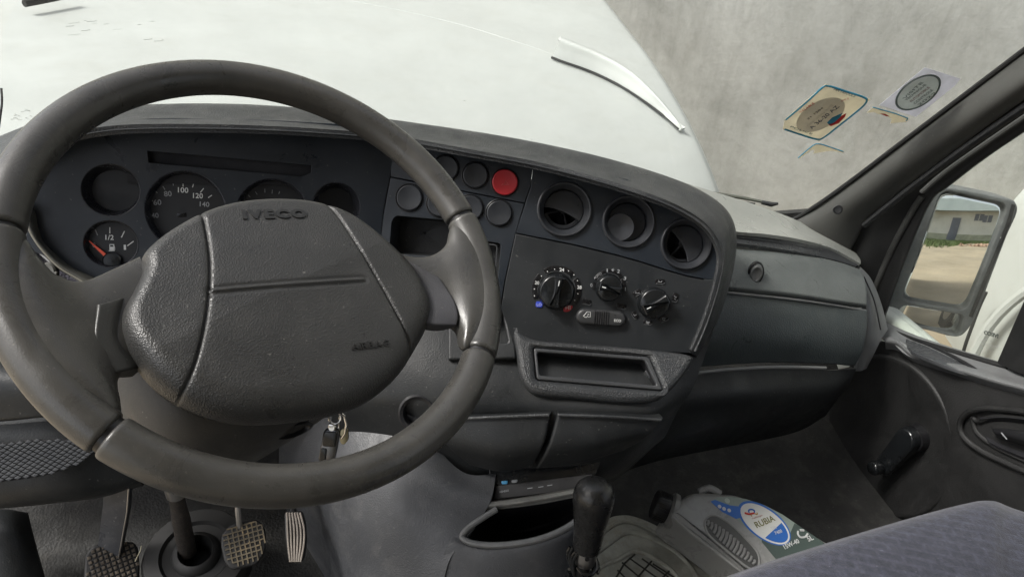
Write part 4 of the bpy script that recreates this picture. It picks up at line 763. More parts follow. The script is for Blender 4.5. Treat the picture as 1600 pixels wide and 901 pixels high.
ao = rounded(AF.abl([(444, 803), (448, 798), (472, 797), (477, 815), (479, 845), (475, 872), (470, 878), (453, 879), (449, 868), (445, 835)]), .004)
mm = MB(); mm.prism(ao, -.012, 0, AF.M(), .003); mm.build('pedal_pad', MT['rubber'], ac)
mm = MB()
for k in range(6):
    f = (k+.5)/6; mm.tube(cat([AF.p(446+25*f, 800, .0005), AF.p(446.5+31*f, 825, .001), AF.p(448+29*f, 850, .001), AF.p(452+19*f, 877, .0005)], 5), .0014, 6)
o = mm.build('tread', mat('accelerator ribs', (.20, .175, .15), .7, 300, .2, .25, 30, dust=.4), ac); o['kind'] = 'stuff'
mm = MB(); mm.tube([at(455, 760, 1.03), at(458, 800, 1.035)], .005, 10); mm.build('pedal_arm', MT['black'], ac)
tag(patch('footrest', P3([[(-100, 800, .98), (0, 790, 1.0), (48, 796, 1.03)], [(-100, 850, .95), (10, 840, .97), (62, 850, 1.01)], [(-100, 980, .95), (20, 960, .97), (92, 960, 1.01)]]), MT['low'], None, .02, 6, 6, .01), 'rounded dark wheel-arch hump at the left of the pedals', 'wheel arch')
gear = thing('gear_lever', 'gear lever with a worn black leather knob above a steel collar and loose cable', 'gear lever', at(912, 900, .88))
GT, GB = at(931, 752, .80), at(917, 853, .84); GX = unit(GB-GT); LG = np.linalg.norm(GB-GT); GFr = Frame(GT, -GX, up=(0, 1, 0))
prof = [(.0001, 0), (.008, -.0007), (.014, -.0028), (.019, -.007), (.0222, -.012), (.0236, -.018), (.0238, -.024), (.0232, -.032), (.0218, -.043), (.0200, -.056), (.0182, -.070), (.0170, -LG+.001), (.0160, -LG), (.0001, -LG)]
pr = cat(np.array(prof)[:-1], 3); mm = MB(); mm.lathe([tuple(q) for q in pr[::-1]], GFr.M(), 48); mm.build('gear_knob', MT['gear'], gear, 60)
mm = MB(); mm.lathe([(.0001, -LG-.024), (.0125, -LG-.024), (.0125, -LG-.0165), (.0135, -LG-.016), (.0135, -LG-.001), (.012, -LG+.001)], GFr.M(), 32, cap=False); mm.build('collar', MT['steel'], gear)
for q in (-1.9, -.7): mm = MB(); mm.lathe([(.0028, -.001), (.0028, .0008), (.0012, .0004)], Frame(GFr.w(.0136*math.cos(q), .0136*math.sin(q), -LG-.0065), math.cos(q)*GFr.u+math.sin(q)*GFr.v).M(), 14); mm.build('collar_screw', MT['black'], gear)
mm = MB(); mm.tube([GB, GB+GX*.3], .008, 12); mm.build('shaft', MT['black'], gear)
for k in range(7):
    P_ = [];
    for j in range(9):
        q = -2.6+j*.42+.5*k; r = .0155+.0035*math.sin(k*1.7+j*.8); P_.append(GFr.w(r*math.cos(q), r*math.sin(q), -LG-.022-.0045*k-.004*math.sin(j*.7+k)))
    mm = MB(); mm.tube(cat(P_, 4), .0021, 8); mm.build('loose_cable', MT['gloss'], gear)
mm = MB()
for k in range(4): mm.tube(cat([GFr.w(-.013-.002*k, .004*k-.006, -LG+.002-.004*(k % 2)), GFr.w(-.017-.0015*k, -.004+.003*k, -LG-.014), GFr.w(-.015, -.006, -LG-.035)], 5), .0021, 8)
mm.build('loose_cable', MT['gloss'], gear)
mm = MB(); g9 = GB+GX*.06; mm.lathe([(.05, -.20), (.04, -.14), (.034, -.10), (.030, -.06), (.024, -.02), (.012, 0)], Frame(g9, -GX, up=(0, 1, 0)).M(), 40); mm.build('gaiter', MT['rubber'], gear)
# ------------------------------------------------------------------ floor mat
FZ = Frame((.4, .5, .004), (0, 0, 1), up=(0, 1, 0))
mo = cat(FZ.abl([(780, 960), (850, 900), (905, 852), (945, 816), (965, 807.5), (990, 809), (1030, 826), (1078, 858), (1112, 886), (1150, 925), (1180, 965), (1000, 1000)]), 6, True)
mtm = mat('grimy rubber mat', (.36, .36, .315), .42, 260, .15, .45, 14, dust=.75, dustcol=(.20, .15, .08))
fm = plate('floor_mat', FZ, mo, 0, .006, mtm, None, .002); tag(fm, 'grimy grey-green ribbed rubber mat on the passenger floor', 'floor mat')
def mat_rib(pts, r, mt=mtm): mm = MB(); mm.tube(cat([FZ.p(x, y, .006) for x, y in pts], 6), r, 8); return mm.build('mat_rib', mt, fm)
for pts in [[(800, 950), (870, 893), (925, 846), (962, 818), (990, 817), (1030, 836), (1075, 865), (1108, 893), (1150, 945)], [(850, 940), (915, 878), (950, 850), (970, 836), (985, 832), (1010, 838), (1048, 856), (1075, 880), (1100, 920)], [(880, 945), (935, 888), (965, 874), (985, 863), (1000, 862), (1030, 876), (1056, 898), (1070, 930)]]: mat_rib(pts, .0045)
drk = mat('mat groove dirt', (.035, .034, .028), .8, 300, .2)
for pts in [[(955, 915), (975, 880), (992, 865)], [(993, 905), (1018, 876)], [(1022, 915), (1047, 890)], [(972, 878), (1010, 910)], [(983, 871), (1035, 908)], [(1003, 872), (1050, 905)], [(1020, 880), (1056, 903)], [(965, 890), (995, 920)]]: mm = MB(); mm.tube([FZ.p(x, y, .006) for x, y in pts], .0016, 6); mm.build('mat_groove', drk, fm)
# ------------------------------------------------------------------ oil bottle
bottle = thing('oil_bottle', 'grey five litre engine oil bottle lying on the passenger floor, blue and white label upward', 'oil bottle', at(1150, 840, 1.22))
OF = Frame(at(1180, 825, 1.17), (-.02, -.30, .95), up=AX*-.5+AY*-.8)
ob = mat('grey bottle plastic', (.28, .28, .27), .32, 700, .08, .12, 14, dust=.12)
oo = rounded(OF.abl([(1047, 800), (1058, 783), (1080, 768), (1095, 766), (1150, 770), (1205, 790), (1250, 818), (1305, 852), (1385, 925), (1260, 985), (1190, 915), (1130, 866), (1085, 832), (1058, 814)]), .010)
mm = MB(); mm.prism(oo, -.085, 0, OF.M(), .012); mm.build('bottle_body', ob, bottle, 50)
mm = MB(); mm.tube(cat([OF.p(x, y, -.004) for x, y in [(1050, 806), (1080, 832), (1110, 855), (1150, 886), (1190, 918)]], 6), .0028, 8); mm.build('body_ridge', ob, bottle)
ca, cb = OF.ab(1070, 792), OF.ab(1046, 782); cdv = unit(OF.w(*cb)-OF.w(*ca)); CFc = Frame(OF.w(*ca, -.030)+cdv*.012, cdv)
mm = MB(); mm.lathe([(.030, -.004), (.031, .004), (.026, .008)], CFc.M(), 40); mm.build('neck', mat('pale neck ring', (.22, .22, .21), .4), bottle)
mm = MB()
for k in range(1): mm.lathe([(.024, .008), (.025, .010), (.025, .030), (.0235, .033), (.0001, .034)], CFc.M(), 40)
for k in range(28): q = k/28*2*math.pi; mm.box(CFc.M(.025*math.cos(q), .025*math.sin(q), .020, q), .0016, .0022, .018)
mm.build('cap', MT['black'], bottle)
mm = MB(); mm.tube(cat([OF.p(1092, 768, -.012), OF.p(1108, 762, -.006), OF.p(1125, 770, -.010)], 6), .006, 10); mm.build('handle', ob, bottle)
def sheet(name, pts, c, mt, par, sm=False):
    P_ = OF.abl(pts); P_ = cat(P_, 5, True) if sm else P_; mm = MB(); mm.prism(P_, c-.0003, c, OF.M()); return mm.build(name, mt, par)
lg_ = simple('sage label', (.26, .31, .27), .45); dg_ = simple('dark green label', (.06, .085, .075), .45); lb_ = simple('label blue', (.02, .13, .48), .4); lw_ = simple('label white', (.72, .72, .68), .45)
lab = sheet('label', [(1110, 783), (1120, 777), (1140, 775), (1165, 779), (1195, 789), (1222, 803), (1247, 820), (1292, 851), (1345, 905), (1260, 930), (1222, 885), (1190, 846), (1150, 810), (1128, 799)], .0005, lg_, bottle)
sheet('label_panel', [(1190, 846), (1190, 834), (1215, 842), (1232, 838), (1241, 817), (1247, 820), (1292, 851), (1345, 905), (1260, 930), (1222, 885)], .0008, dg_, lab)
sheet('label_band', [(1110, 783), (1117, 780.5), (1140, 789), (1157, 791), (1158, 808), (1150, 810), (1128, 799)], .0008, lb_, lab)
def elp(cx, cy, rx, ry, rot): return [tuple(q) for q in ell(cx, cy, rx, ry, 40, R_(rot))]
sheet('label_oval', elp(1194, 817, 48.5, 23.5, 37), .0011, lb_, lab); sheet('label_oval', elp(1195, 818, 45.5, 21, 37), .0014, lw_, lab)
sheet('label_segment', [q for q in elp(1195, 818, 42.5, 18.5, 37) if (q[1]-816)*1+ (q[0]-1208)*.45 > 0 and q[0] > 1190], .0017, lb_, lab)
def btext(s, pl, pr, mt, b=.0, h=None, c=.0018): text('lettering', s, OF, pl, pr, mt, lab, c, bold=b, height=h)
btext('RUBIA', (1183, 824.5), (1212, 812.5), simple('olive print', (.16, .15, .03), .5), .012)
btext('TIR', (1206, 828), (1214, 824.6), MT['print'], .01); btext('7400', (1212, 835), (1223, 830.6), MT['print'], .01)
btext('15W-40', (1227, 857.5), (1250, 847), MT['print'], .02); btext('5L', (1264, 845.5), (1272, 842), MT['print'], .02)
btext('TotalEnergies', (1176, 811.5), (1192, 805.8), simple('pink print', (.55, .30, .28), .5))
mm = MB(); mm.tube(cat([OF.p(x, y, .0018) for x, y in [(1163.5, 800.5), (1170, 802.5), (1178, 801)]], 5), .0016, 6); mm.build('emblem', simple('label red', (.6, .05, .04), .4), lab)
mm = MB(); mm.tube(cat([OF.p(x, y, .0019) for x, y in [(1170.5, 800), (1170, 796.5), (1174, 795), (1178.5, 797), (1178.5, 800)]], 5), .0013, 6); mm.build('emblem', lb_, lab)
mm = MB(); mm.tube(cat([OF.p(x, y, .0019) for x, y in [(1179, 801.5), (1183, 803), (1183, 800)]], 5), .0008, 6); mm.tube(cat([OF.p(x, y, .0019) for x, y in [(1172, 802), (1175, 806)]], 5), .0008, 6); mm.build('emblem', simple('label amber', (.55, .33, .06), .4), lab)
mm = MB(); mm.tube(cat([OF.p(x, y, .0014) for x, y in [(1247, 829), (1247, 834), (1251, 838.5), (1258, 838), (1262, 833)]], 5), .0016, 6); mm.tube(cat([OF.p(x, y, .0014) for x, y in [(1250, 827.5), (1256, 828)]], 4), .0020, 6); mm.build('arrow_symbol', MT['print'], lab)
for x, y in [(1124, 791), (1131, 794.5), (1139, 797)]: mm = MB(); mm.lathe([(.0032, .0008), (.0032, .0013), (.0001, .0014)], OF.M(*OF.ab(x, y)), 14); mm.build('label_symbol', MT['print'], lab)
mm = MB(); mm.lathe([(.0045, .0008), (.0045, .0013), (.0001, .0014)], OF.M(*OF.ab(1136, 782)), 16); mm.build('label_symbol', simple('pale sage', (.45, .5, .45), .5), lab)
go_ = cat(OF.abl([(1101, 818), (1106, 807), (1118, 805), (1138, 816), (1160, 836), (1180, 858), (1186, 874), (1182, 888), (1168, 886), (1135, 860), (1108, 836)]), 6, True)
mm = MB(); mm.tube([OF.w(*q, .0008) for q in go_], .0020, 8, True); mm.build('grip_rim', ob, bottle)
mm = MB(); mm.prism(go_, -.001, .0008, OF.M()); mm.build('grip_recess', mat('dark bottle plastic', (.07, .07, .068), .4), bottle)
for k in range(14):
    f = k/13; x0, y0 = 1108+(1182-1108)*f, 806+(869-806)*f; x1, y1 = 1103+(1173-1103)*f, 826+(886-826)*f
    sag = math.sin(math.pi*min(max(f, .04), .96))**.5; mx_, my_ = (x0+x1)/2, (y0+y1)/2
    mm = MB(); mm.tube(cat([OF.p(mx_+(x0-mx_)*sag, my_+(y0-my_)*sag, .0012), OF.p(mx_+1.6, my_, .0022), OF.p(mx_+(x1-mx_)*sag, my_+(y1-my_)*sag, .0012)], 5), .0023, 8); mm.build('grip_rib', ob, bottle)
# ------------------------------------------------------------------ passenger seat
def seat_mat():
    m = mat('blue-grey seat cloth', (.050, .053, .072), .9, 700, .9, .35, 90, dust=.25, dustcol=(.20, .20, .24)); n = m.node_tree; b = n.nodes['Principled BSDF']; L = n.links.new; N = n.nodes.new
    tc = N('ShaderNodeTexCoord'); mp = N('ShaderNodeMapping'); mp.inputs['Rotation'].default_value = (0, 0, .5); mp.inputs['Scale'].default_value = (48, 48, 48); L(tc.outputs['Object'], mp.inputs[0])
    br_ = N('ShaderNodeTexBrick'); br_.inputs['Scale'].default_value = 1; br_.inputs['Mortar Size'].default_value = .16; br_.inputs['Mortar Smooth'].default_value = .8; br_.inputs['Brick Width'].default_value = 1.3; br_.inputs['Row Height'].default_value = .55; L(mp.outputs[0], br_.inputs[0])
    src = b.inputs['Base Color'].links[0].from_socket; mx = N('ShaderNodeMix'); mx.data_type = 'RGBA'; mx.blend_type = 'MULTIPLY'; mx.inputs[0].default_value = .65
    br_.inputs['Color1'].default_value = (.75, .75, .78, 1); br_.inputs['Color2'].default_value = (.95, .95, 1, 1); br_.inputs['Mortar'].default_value = (1.3, 1.3, 1.4, 1)
    L(src, mx.inputs[6]); L(br_.outputs[0], mx.inputs[7]); L(mx.outputs[2], b.inputs['Base Color']); b.inputs['Sheen Weight'].default_value = .25; return m
seat = thing('passenger_seat', 'blue-grey cloth passenger seat cushion filling the lower right corner', 'seat', (.7, .25, .2))
e_ = [(1020, 967), (1085, 924), (1180, 886), (1300, 847), (1420, 811), (1510, 787), (1550, 782), (1590, 790), (1680, 818)]
sr = []
for dy, z in ((26, .22), (14, .33), (4, .385), (0, .40), (5, .412), (25, .418), (110, .42), (260, .42), (420, .42)):
    row = []
    for k, (x, y) in enumerate(e_):
        p = hitz(x, y, .40); q = hitz(x, y+dy, z) if z > .4 or dy == 0 else p+unit(np.array([-.25, 1, 0]))*({26: -.03, 14: .004, 4: .006}[dy]); q[2] = z-(.006 if k > 6 else 0); row.append(q)
    sr.append(row)
patch('cushion', sr, seat_mat(), seat, .05, 8, 6, angle=80)
mm = MB(); mm.box(Matrix.Translation((.70, .10, .17)), .70, .44, .22, .03); mm.build('seat_base', MT['black'], seat)
# ------------------------------------------------------------------ passenger door
door = thing('passenger_door', 'dark passenger door with window, crank handle and recessed door pull', 'van door', (1.08, .6, .4))
X = 1.08
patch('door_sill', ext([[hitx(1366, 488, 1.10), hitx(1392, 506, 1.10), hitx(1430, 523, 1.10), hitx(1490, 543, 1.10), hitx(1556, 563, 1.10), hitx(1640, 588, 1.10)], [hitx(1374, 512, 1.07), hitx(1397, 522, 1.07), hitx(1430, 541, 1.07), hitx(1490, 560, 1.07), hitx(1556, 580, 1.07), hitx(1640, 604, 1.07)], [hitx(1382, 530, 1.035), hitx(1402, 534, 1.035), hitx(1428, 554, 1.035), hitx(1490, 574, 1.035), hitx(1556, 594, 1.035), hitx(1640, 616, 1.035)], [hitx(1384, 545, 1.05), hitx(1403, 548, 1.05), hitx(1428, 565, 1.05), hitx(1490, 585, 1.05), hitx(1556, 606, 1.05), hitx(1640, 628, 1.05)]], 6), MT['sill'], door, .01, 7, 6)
patch('door_card', ext([[hitx(1352, 530, 1.06), hitx(1400, 540, 1.055), hitx(1430, 556, 1.052), hitx(1500, 578, 1.052), hitx(1640, 618, 1.052)], [hitx(1320, 620, 1.06), hitx(1395, 620, 1.055), hitx(1440, 630, 1.05), hitx(1520, 645, 1.045), hitx(1660, 670, 1.045)], [hitx(1290, 720, 1.06), hitx(1390, 720, 1.055), hitx(1440, 730, 1.05), hitx(1530, 745, 1.04), hitx(1670, 770, 1.04)], [hitx(1270, 800, 1.06), hitx(1390, 810, 1.055), hitx(1450, 820, 1.05), hitx(1540, 830, 1.04), hitx(1690, 860, 1.04)], [hitx(1260, 900, 1.06), hitx(1390, 920, 1.055), hitx(1460, 930, 1.05), hitx(1560, 940, 1.04), hitx(1710, 970, 1.04)]], 4), MT['door'], door, .012, 7, 7)
DF = Frame((1.05, .6, .3), (-1, 0, 0))
sc_ = thing  # (kept short names local)
gc_ = [(1420, 548), (1445, 552), (1475, 562), (1500, 572), (1525, 581), (1505, 562), (1475, 548), (1445, 536), (1428, 533)]
patch('sill_grip', [[hitx(1415, 528, 1.062), hitx(1450, 541, 1.060), hitx(1490, 560, 1.060), hitx(1530, 578, 1.062)], [hitx(1416, 538, 1.045), hitx(1445, 552, 1.042), hitx(1482, 568, 1.042), hitx(1528, 582, 1.055)], [hitx(1425, 548, 1.032), hitx(1450, 560, 1.030), hitx(1485, 573, 1.030), hitx(1528, 586, 1.045)]], MT['trim'], door, .004, 8, 6, .002)
mm = MB(); mm.tube(cat([hitx(x, y, 1.058) for x, y in [(1424, 528), (1455, 540), (1490, 557), (1520, 574), (1536, 586)]], 6), .0030, 8); mm.build('grip_slot', MT['black'], door)
cr = hitx(1398, 712, 1.03); a0, b0 = DF.ab(1416, 686), DF.ab(1381, 728)
a1, b1 = Frame((1.02, .6, .3), (-1, 0, 0)).ab(1416, 686), Frame((1.02, .6, .3), (-1, 0, 0)).ab(1381, 728)
ax = unit(b1-a1); pr_ = np.array([-ax[1], ax[0]]); th = np.linspace(0, math.pi, 12); Lc = np.linalg.norm(b1-a1)
cap2 = np.vstack([[b1+.017*(math.sin(q)*ax+math.cos(q)*pr_) for q in th], [a1+.021*(-math.sin(q)*ax-math.cos(q)*pr_) for q in th]])
DF2 = Frame((1.02, .6, .3), (-1, 0, 0)); mm = MB(); mm.prism(cap2, -.012, .006, DF2.M(), .006); crank = mm.build('window_crank', MT['gloss'], door, 60)
mm = MB(); mm.lathe([(.010, .004), (.013, .012), (.0135, .024), (.011, .029), (.0001, .030)], DF2.M(*b1), 28); mm.build('crank_knob', MT['gloss'], crank, 60)
mm = MB(); mm.lathe([(.026, -.035), (.024, -.012)], DF2.M(*a1), 28); mm.build('crank_base', MT['black'], crank)
q0 = DF.ab(1385, 680); mm = MB(); mm.lathe([(.148, -.006), (.148, .002), (.144, .005), (.138, .003), (.0001, .001)], DF.M(*q0), 72, 1, 1.1, cap=False); mm.build('round_panel', MT['door'], door, 60)
pl_ = [(1640, 648), (1575, 640), (1535, 638), (1510, 646), (1500, 662), (1506, 682), (1530, 702), (1570, 722), (1640, 752)]
for k, r in ((0, .005), (1, .004)):
    mm = MB(); mm.tube(cat([hitx(x+k*20, y+(12 if y < 660 else -8)*k, 1.037+.004*k) for x, y in pl_], 7), r, 10); mm.build('pull_rim', MT['door'], door)
patch('pull_recess', [[hitx(1530, 655, 1.036), hitx(1570, 652, 1.036), hitx(1640, 660, 1.036)], [hitx(1532, 668, 1.05), hitx(1570, 676, 1.062), hitx(1640, 690, 1.062)], [hitx(1545, 690, 1.034), hitx(1580, 706, 1.034), hitx(1640, 730, 1.034)]], MT['cavity'], door, .004, 6, 6)
patch('inner_handle', [[hitx(1548, 668, 1.028), hitx(1580, 670, 1.026), hitx(1640, 682, 1.026)], [hitx(1552, 676, 1.024), hitx(1580, 682, 1.022), hitx(1640, 698, 1.022)], [hitx(1560, 684, 1.03), hitx(1585, 691, 1.028), hitx(1640, 708, 1.028)]], MT['black'], door, .006, 6, 6, .002)
mm = MB(); mm.box(DF2.M(*DF2.ab(1572, 680), .004, -.2), .012, .0015, .001); mm.build('handle_mark', MT['dim'], door)
# window frame and quarter
fo = [(1322, 398, 1.40), (1337, 370, 1.38), (1354, 337, 1.35), (1399, 298, 1.285), (1451, 258, 1.215), (1526, 202, 1.125), (1645, 118, 1.0)]
wi = [(1378, 505), (1400, 440), (1428, 368), (1455, 312), (1480, 291), (1545, 242), (1660, 165)]
patch('window_frame', ext([[at(x, y, d+.01) for x, y, d in fo], [at(.7*x+.3*a, .7*y+.3*b, (.75*d+.25*np.linalg.norm(hitx(a, b, 1.09)-CAM)/np.linalg.norm(ray(a, b)))) for (x, y, d), (a, b) in zip(fo, wi)], [hitx(.25*x+.75*a, .25*y+.75*b, 1.085) for (x, y, d), (a, b) in zip(fo, wi)], [hitx(a, b, 1.09) for a, b in wi], [hitx(a+2, b+1, 1.115) for a, b in wi]], 4), MT['rubber'], door, .006, 7, 6)
mm = MB(); mm.tube(cat([hitx(x, y, 1.082) for x, y in [(1345, 506), (1362, 462), (1392, 392), (1425, 330), (1441, 306)]], 7), .0055, 10); mm.build('window_channel', mat('weathered rubber channel', (.055, .055, .052), .6, 400, .1), door)
mm = MB(); mm.tube(cat([at(x, y, d-.012) for x, y, d in [(1350, 352, 1.33), (1400, 312, 1.27), (1452, 272, 1.205), (1527, 218, 1.12), (1645, 138, 1.0), (1850, 0, .86)]], 7), .006, 10); mm.build('frame_groove', MT['black'], door)
mm = MB(); mm.tube(cat([at(x, y, d-.016) for x, y, d in [(1440, 300, 1.2), (1475, 270, 1.16), (1540, 224, 1.08), (1645, 152, .98), (1850, 8, .85)]], 7), .004, 8); mm.build('window_channel', mat('frame edge rubber', (.05, .05, .048), .55), door)
patch('rear_post', ext([[hitx(1558, 566, 1.085), hitx(1578, 520, 1.085), hitx(1600, 470, 1.085), hitx(1660, 330, 1.085)], [hitx(1600, 585, 1.07), hitx(1620, 530, 1.07), hitx(1640, 480, 1.07), hitx(1700, 340, 1.07)], [hitx(1690, 610, 1.085), hitx(1700, 540, 1.085), hitx(1720, 480, 1.085), hitx(1750, 350, 1.085)]], 2.2), MT['rubber'], door, .02, 6, 6)
mm = MB(); mm.tube(cat([hitx(x, y, 1.088) for x, y in [(1380, 508), (1392, 516), (1430, 531), (1490, 549), (1556, 568), (1575, 573)]], 6), .0045, 8); mm.build('waist_seal', MT['rubber'], door)
sg = glass_mat('side glass', (.95, .97, .95), .5, .05)
mm = MB(); cs_ = [hitx(1362, 520, 1.10), hitx(1440, 285, 1.10), hitx(1860, 0, 1.10), hitx(1860, 660, 1.10)]; V_ = [np.array([1.098, q[1], q[2]]) for q in cs_]+[np.array([1.102, q[1], q[2]]) for q in cs_]
mm.add(V_, [(0, 1, 2, 3), (7, 6, 5, 4), (0, 4, 5, 1), (1, 5, 6, 2), (2, 6, 7, 3), (3, 7, 4, 0)]); gls = mm.build('window_glass', sg, door)
GF2 = Frame((1.0975, .6, .3), (-1, 0, 0)); ink = simple('dark etching', (.05, .06, .05), .6); ink2 = simple('faint etching', (.30, .31, .28), .6)
text('glass_etching', 'IVECO', GF2, (1537, 522), (1559.5, 528.5), ink, gls, .0002, bold=.05, mirror=True, thick=.0002)
for s, pl, pr in [('SECURIT', (1535, 531), (1551, 535.5)), ('TEMPERED', (1533, 537.5), (1560, 545.5)), ('43R-00', (1541, 544.5), (1553, 548))]: text('glass_etching', s, GF2, pl, pr, ink2, gls, .0002, mirror=True, thick=.0002)
# ------------------------------------------------------------------ door mirror
mirror = thing('door_mirror', 'weathered grey passenger door mirror with a tall glass above a small wide-angle glass', 'door mirror', at(1490, 400, 1.42))
mo_ = at(1490, 395, 1.40); OUT = unit([.15, -1, -.10]); RC = 1.2; MN = unit(OUT-unit(mo_-CAM)); MF = Frame(mo_, MN)
hm = mat('weathered mirror plastic', (.13, .135, .135), .55, 400, .25, .25, 14, dust=.45, dustcol=(.26, .27, .26))
ho = cat(MF.abl([(1452, 312), (1466, 297), (1484, 293), (1530, 301), (1576, 311), (1588, 318), (1589, 334), (1574, 368), (1552, 425), (1528, 488), (1510, 518), (1492, 526), (1455, 517), (1415, 503), (1394, 488), (1390, 468), (1402, 430), (1430, 360)], .012), 6, True)
g1_ = rounded(MF.abl([(1472, 297), (1576, 319), (1510, 486), (1408, 468)], .012), .020, 6); g2_ = rounded(MF.abl([(1412, 476), (1508, 493), (1500, 525), (1394, 500)], .012), .012, 6)
plate('mirror_housing', MF, ho, -.010, .012, hm, mirror, .003, [g1_, g2_], 60)
mm = MB(); ch = ho.mean(0); mm.loft([np.array([MF.w(*(ch+(p-ch)*s), c) for p in ho[::3]]) for s, c in ((.985, -.008), (.99, -.03), (.93, -.07), (.75, -.10), (.3, -.115))]); mm.build('mirror_shell', hm, mirror, 60)
mg = bpy.data.materials.new('mirror glass'); mg.use_nodes = True; bb = mg.node_tree.nodes['Principled BSDF']; bb.inputs['Metallic'].default_value = 1; bb.inputs['Roughness'].default_value = .015
nz = mg.node_tree.nodes.new('ShaderNodeTexNoise'); nz.inputs['Scale'].default_value = 40; rr_ = mg.node_tree.nodes.new('ShaderNodeValToRGB'); rr_.color_ramp.elements[0].color = (.80, .82, .80, 1); rr_.color_ramp.elements[1].color = (.88, .89, .87, 1); mg.node_tree.links.new(nz.outputs[0], rr_.inputs[0]); mg.node_tree.links.new(rr_.outputs[0], bb.inputs['Base Color'])
def dome(name, fr, P_, c, R, par):
    q = P_.mean(0); rings = [q+(P_-q)*s for s in (1, .9, .8, .7, .6, .5, .4, .3, .2, .1, .02)]; mm = MB()
    mm.loft([np.array([fr.w(x, y, c-((x-q[0])**2+(y-q[1])**2)/(2*R)) for x, y in r]) for r in rings]); return mm.build(name, mg, par, None)
G1 = resamp((g1_-g1_.mean(0))*1.02+g1_.mean(0), 90, True); gq = G1.mean(0)
o = dome('mirror_glass', MF, G1, .010, RC, mirror)
for f_ in o.data.polygons: f_.use_smooth = True
g2s = (g2_-g2_.mean(0))*1.02+g2_.mean(0); mgs = MF.w(*g2s.mean(0)); MF2 = Frame(MF.w(*g2s.mean(0), .002), MN+np.array([.05, 0, -.08])); o = dome('mirror_glass', MF2, resamp((g2s-g2s.mean(0))*1.04, 70, True), .005, .5, mirror)
for f_ in o.data.polygons: f_.use_smooth = True
mm = MB(); mm.tube(cat([MF.w(*q, .0125) for q in MF.abl([(1578, 316), (1568, 350), (1540, 420), (1512, 490)])], 5), .004, 8); mm.build('mirror_trim', MT['black'], mirror)
mm = MB(); mm.box(MF.M(*MF.ab(1566, 369, .012), .0125, -.35), .003, .010, .002, .0005); mm.build('paint_chip', MT['print'], mirror)
mm = MB(); mm.tube([MF.p(1440, 330, -.05), hitx(1430, 400, 1.13)+np.array([0, .06, 0]), hitx(1400, 470, 1.115)+np.array([0, .08, 0])], .014, 12); mm.build('mirror_arm', MT['black'], mirror)
# ------------------------------------------------------------------ stickers and wiper on the windscreen
def sticker(name, label, pts, base_mt, c=.0006):
    mm = MB(); mm.prism(WSF.abl(pts), .0002, c, WSF.M()); return tag(mm.build(name, base_mt), label, 'sticker', 'paper stickers on the windscreen')
def deco(par, name, pts, mt, c, tube=0., closed=False):
    mm = MB()
    if tube: mm.tube([WSF.p(x, y, c) for x, y in pts], tube, 6, closed)
    else: mm.prism(WSF.abl(pts), c-.0003, c, WSF.M())
    return mm.build(name, mt, par)
cream = paper('aged sticker paper', (.86, .81, .68)); ltr = paper('sticker blue', (.08, .38, .55)); gry = paper('faded print', (.75, .72, .66)); redp = paper('sticker red', (.60, .08, .07))
s1 = sticker('windscreen_sticker', 'cream square sticker with blue border and dark oval print, whole one nearest the bonnet', [(1290, 131), (1360, 155), (1280, 220.5), (1223, 202), (1226, 186)], cream)
deco(s1, 'border_print', cat([WSF.ab(*q) for q in [(1292, 134), (1322, 143), (1350, 152.5), (1354, 158), (1345, 169), (1310, 197), (1288, 214), (1276, 217.5), (1250, 210), (1225, 202)]], 4) if 0 else [tuple(q) for q in cat([(1228, 187), (1260, 160), (1284, 138), (1294, 134.5), (1322, 143), (1350, 152.5), (1354, 158), (1345, 169), (1310, 197), (1288, 214), (1276, 217.5), (1250, 210), (1226, 202)], 4)], ltr, .0007, .0016)
deco(s1, 'oval_print', [tuple(q) for q in ell(1282, 179, 41.5, 21, 40, R_(-28))], gry, .0009)
deco(s1, 'patch_print', [(1292, 191), (1300, 183), (1316, 176), (1313, 182), (1304, 190), (1296, 195)], ltr, .0012); deco(s1, 'patch_print', [(1294, 194), (1304, 190), (1315, 180), (1322, 176.5), (1320, 182), (1310, 192), (1298, 196.5)], redp, .0012)
for s, pl, pr, h, mt_ in [('A 36-20 AZ', (1269, 202), (1312, 167), .0085, simple('print navy', (.03, .05, .10), .6)), ('ASSURANCE', (1262, 199), (1303, 165), .005, gry), ('31 1204', (1263, 187), (1287, 169), .004, simple('print dark', (.05, .05, .045), .6)), ('VALABLE', (1251, 177), (1273, 162), .005, redp), ('DU 01 12', (1315, 159), (1326, 155), .004, redp), ('MATRICULE', (1302, 141), (1335, 152.5), .0035, simple('print teal', (.20, .27, .27), .6)), ('POLICE', (1234, 199), (1268, 210.5), .0035, simple('print teal', (.20, .27, .27), .6))]:
    text('lettering', s, WSF, pl, pr, mt_, s1, .0014, height=h)
lil = paper('lilac sticker paper', (.80, .80, .84))
s2 = sticker('windscreen_sticker', 'pale lilac rectangular sticker with a grey-green oval ring, nearest the pillar', [(1445, 105), (1501, 123), (1492, 134), (1431, 182.5), (1374, 164)], lil)
rg = paper('ring print', (.25, .30, .28)); deco(s2, 'ring_print', [tuple(q) for q in ell(1434.5, 144.5, 38.5, 20, 40, R_(-33))], rg, .0009, .0016, True); deco(s2, 'oval_print', [tuple(q) for q in ell(1434.5, 144.5, 37, 18.6, 40, R_(-33))], paper('oval paper', (.86, .9, .86)), .0012)
for k, s in enumerate(['VISITE', 'TECHNIQUE', 'AUTOMOBILE', 'CONTROLE', '2022']): text('lettering', s, WSF, (1411+k*6.4-(0 if k else -3), 155+k*2.6), (1443+k*5.2, 129+k*4.0), [rg, rg, simple('faded rose print', (.36, .25, .22), .6)][k % 3], s2, .0014, height=.0055)
